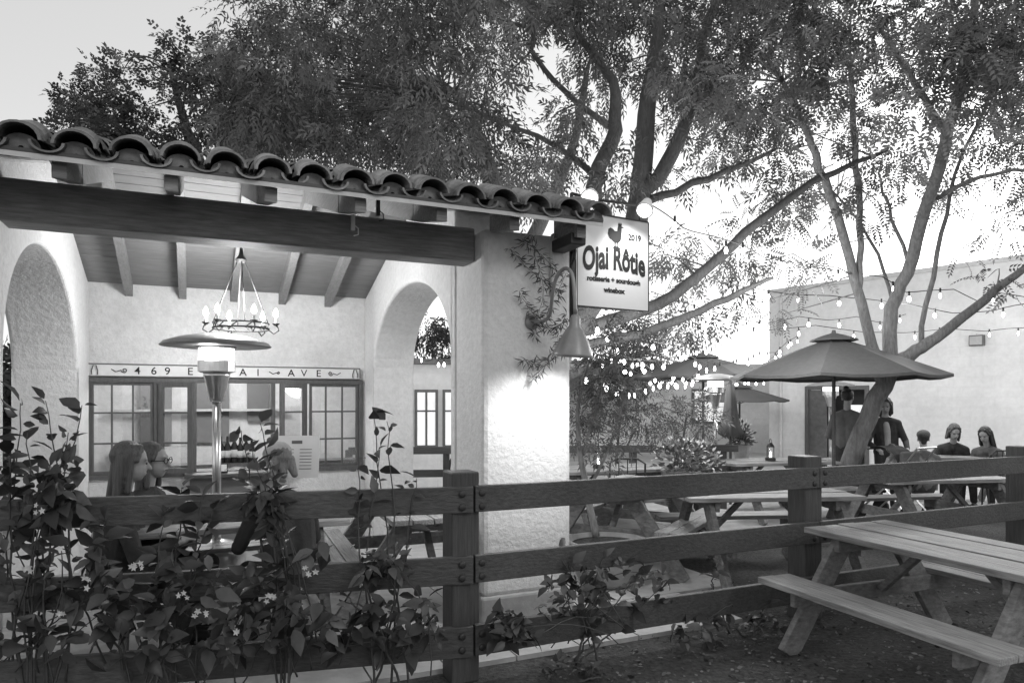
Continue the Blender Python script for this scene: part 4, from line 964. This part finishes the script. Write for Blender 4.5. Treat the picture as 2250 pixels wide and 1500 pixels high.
    if cap and hs == 'tuft':
        for s in (-1,0,1): hm.cap(H(s*.055,-.06,.0), H(s*.07,-.075,-.10), .038, .022)
    unify(hm.build('hair', hair, t, True), vox*.6, 1)
    if cap:
        cm = MB(); cm.ball(H(0,-.015,.066), (.092,.106,.075), HR, 18); cm.build('cap', cap, t, True, smooth=True)
        bm_ = MB(); bm_.ball(H(0,.115,.052), (.075,.065,.010), HR, 16); bm_.build('cap_brim', cap, t, True, smooth=True)
    if glasses:
        gm = MB()
        for s in (-1,1): gm.tube([H(s*.033+.026*math.cos(a), .1, .004+.02*math.sin(a)) for a in np.linspace(0,2*PI,14)], .003, 5); gm.tube([H(s*.06,.098,.006),H(s*.08,0,.006)], .003, 5)
        gm.build('glasses', 'ink', t, True)
    return t
def at(px, Y): return Vector((P(px,880,Y).x, Y, .03))
person('seated woman with long dark hair at the porch table, far left', at(248,4.22), math.radians(-62), seat=.41, hs='long', top='clothdk', pitch=-.1, vox=.009, hair='hairbr')
person('seated diner with glasses facing right beside the long haired woman', at(305,4.75), math.radians(-88), seat=.38, hs='long', hair='hairbr', top='clothdk', glasses=True, vox=.009)
person('seated light haired diner in a pale cap reading a menu at the porch table', at(640,4.4), math.radians(40), seat=.38, hs='tuft', top='clothdk', cap='clothlt', hair='hairlt', pitch=-.35, lean=.14, vox=.009, hands=[(-.12,.33,.84),(.14,.33,.84)])
mn = thing('menu', 'white printed menu sheet held up by the diner in the cap', 'menu', P(655,1050,4.75))
m_ = MB(); c = P(652,1003,4.78); q = Matrix.Rotation(.1,3,'Z') @ Matrix.Rotation(-.15,3,'X'); m_.box(c,(.30,.004,.29),q); m_.build('sheet', 'paper', mn)
m_ = MB(); m_.box(c+q @ Vector((0,-.004,.10)), (.07,.002,.022), q); m_.build('printed_title', 'inkgrey', mn)
for k in range(7):
    for sx_ in (-.06,.06): m_ = MB(); m_.box(c+q @ Vector((sx_,-.004,.05-k*.022)), (.08,.002,.004), q); m_.build('printed_line', 'inkgrey', mn)
person('standing person in a grey coat with hair in a bun, back turned', at(1862,9.9), math.radians(-40), 'stand', top='clothmd', hs='bun', lean=-.01, sc_=1.0, hands=[(-.2,.25,1.0),(.2,.25,1.0)])
person('standing woman in a dark open jacket behind the pram', at(1948,9.8), math.radians(165), 'stand', hs='shoulder', top='clothdk', hair='hairbr', pitch=-.25, yaw=-.3, side=.03, sc_=.93, hands=[(-.2,.32,.98),(.2,.32,.98)], shirt='clothlt')
person('seated man in a cap seen from behind at the far picnic table', at(2025,9.55), math.radians(-25), seat=.32, lean=.18, side=.04, top='clothmd', cap='clothmd', hs='short', sc_=.94)
person('seated woman in black looking down at the far table', at(2085,10.7), math.radians(155), seat=.38, lean=.2, side=-.03, hs='shoulder', hair='hairbr', pitch=-.45, yaw=.2, sc_=.95)
person('seated woman with dark hair by the chair near the right edge', at(2182,10.3), math.radians(125), seat=.36, lean=.2, hs='long', top='clothmd', hair='hairdk', sc_=.94, pitch=-.4)
prc = at(1966,9.1); pr = thing('baby_pram', 'dark pushchair standing in front of the woman in the open jacket', 'pushchair', prc, .5)
m_ = MB(); vs = []; fs = []
for i in range(9):
    a = math.radians(-10+i*17)
    for x in (-.2,.2): vs.append((x, -.28*math.cos(a)+.1, .68+.30*math.sin(a)))
for i in range(8): fs.append((2*i,2*i+1,2*i+3,2*i+2))
m_.add(vs[:], fs); m_.build('hood', 'clothdk', pr, True)
m_ = MB(); m_.box((0,.05,.55),(.36,.5,.08), Matrix.Rotation(-.25,3,'X')); m_.box((0,-.2,.72),(.36,.06,.4)); m_.box((0,.32,.42),(.34,.05,.3)); m_.build('seat', 'clothmd', pr, True, bevel=.02)
m_ = MB()
for s in (-1,1): m_.tube([(s*.2,-.42,.98),(s*.2,-.1,.55),(s*.22,.35,.12)], .012, 6); m_.tube([(s*.2,.1,.55),(s*.22,-.32,.12)], .012, 6)
m_.tube([(-.2,-.42,.98),(.2,-.42,.98)], .014, 6); m_.build('frame', 'steel', pr, True)
for sx in (-1,1):
    for y in (-.32,.35):
        w_ = MB(); q = Matrix.Rotation(PI/2,3,'Y'); w_.lathe([(.08,-.02),(.11,-.02),(.12,0),(.11,.02),(.08,.02)], (sx*.24,y,.12), 18, q); w_.build('wheel', 'ink', pr, True)
person('small child sitting in the pushchair', prc+Vector((.02,.05,.34)), .5, 'sit', seat=.42, top='clothlt', bottom='clothmd', hair='hairbr', hs='short', sc_=.5, vox=.012)

# ================================================================ LIGHT
def light(kind, loc, e, size=.05, aim=None, spot=None, blend=.5):
    l = bpy.data.lights.new('lamp_or_fill_light', kind); l.energy = e
    if kind in ('POINT','SPOT'): l.shadow_soft_size = size
    if spot: l.spot_size = spot; l.spot_blend = blend
    o = bpy.data.objects.new('lamp_or_fill_light', l); COL.objects.link(o); o.location = loc
    if aim is not None: o.rotation_euler = (Vector(aim)-Vector(loc)).to_track_quat('-Z','Y').to_euler()
    return o
light('POINT', cp+Vector((0,0,.24)), 115, .2)
light('POINT', BW(-1.5,5.0,2.2), 110, .2)
light('SPOT', sp+sd*.16, 58, .05, sp+sd*1+Vector((-.15,.15,0)), math.radians(165), .9)
light('SPOT', P(1295,445,4.85), 20, .05, P(1310,620,5.3), math.radians(110), .7)
light('SPOT', P(1417,465,5.2), 20, .05, P(1390,620,5.5), math.radians(110), .7)
light('POINT', Vector((P(476,880,5.75).x,5.6,1.97)), 6, .1)
for px, py, Y, e in ((1500,740,10.5,95),(1700,700,11.5,100),(1980,690,10.2,105),(2150,700,11.3,90),(2350,700,11,75),(1400,760,8,55),(1560,780,14.5,120),(950,800,10,70),(1750,640,8,60),(1720,810,7.6,35)):  # last point is fill added to brighten the leaning trunk and the people
    light('POINT', P(px,py,Y), e, .3)
sun = bpy.data.lights.new('Sun','SUN'); sun.energy = .5; sun.angle = math.radians(12); so = bpy.data.objects.new('Sun', sun); COL.objects.link(so)
so.rotation_euler = (math.radians(60), 0, math.radians(35))
w = bpy.data.worlds.new('World'); scene.world = w; w.use_nodes = True; N = w.node_tree.nodes; L = w.node_tree.links
bg = N['Background']; sky = N.new('ShaderNodeTexSky'); sky.sky_type = 'NISHITA'; sky.sun_disc = False; sky.sun_elevation = math.radians(12); sky.sun_rotation = math.radians(40)
bwn = N.new('ShaderNodeRGBToBW'); L.new(sky.outputs[0], bwn.inputs[0])
ad = N.new('ShaderNodeMath'); ad.operation = 'ADD'; ad.inputs[1].default_value = 3.0; L.new(bwn.outputs[0], ad.inputs[0]); L.new(ad.outputs[0], bg.inputs[0]); bg.inputs[1].default_value = .15
# ================================================================ CAMERA
cam = bpy.data.cameras.new('Camera'); cam.sensor_width = 36; cam.lens = F/2250*36; cam.shift_y = 130/2250; cam.clip_start = .05; cam.clip_end = 1000
co = bpy.data.objects.new('Camera', cam); COL.objects.link(co); co.location = (0,0,CH); co.rotation_euler = (PI/2,0,0); scene.camera = co
scene.view_settings.view_transform = 'Standard'; scene.view_settings.look = 'None'; scene.view_settings.exposure = 0
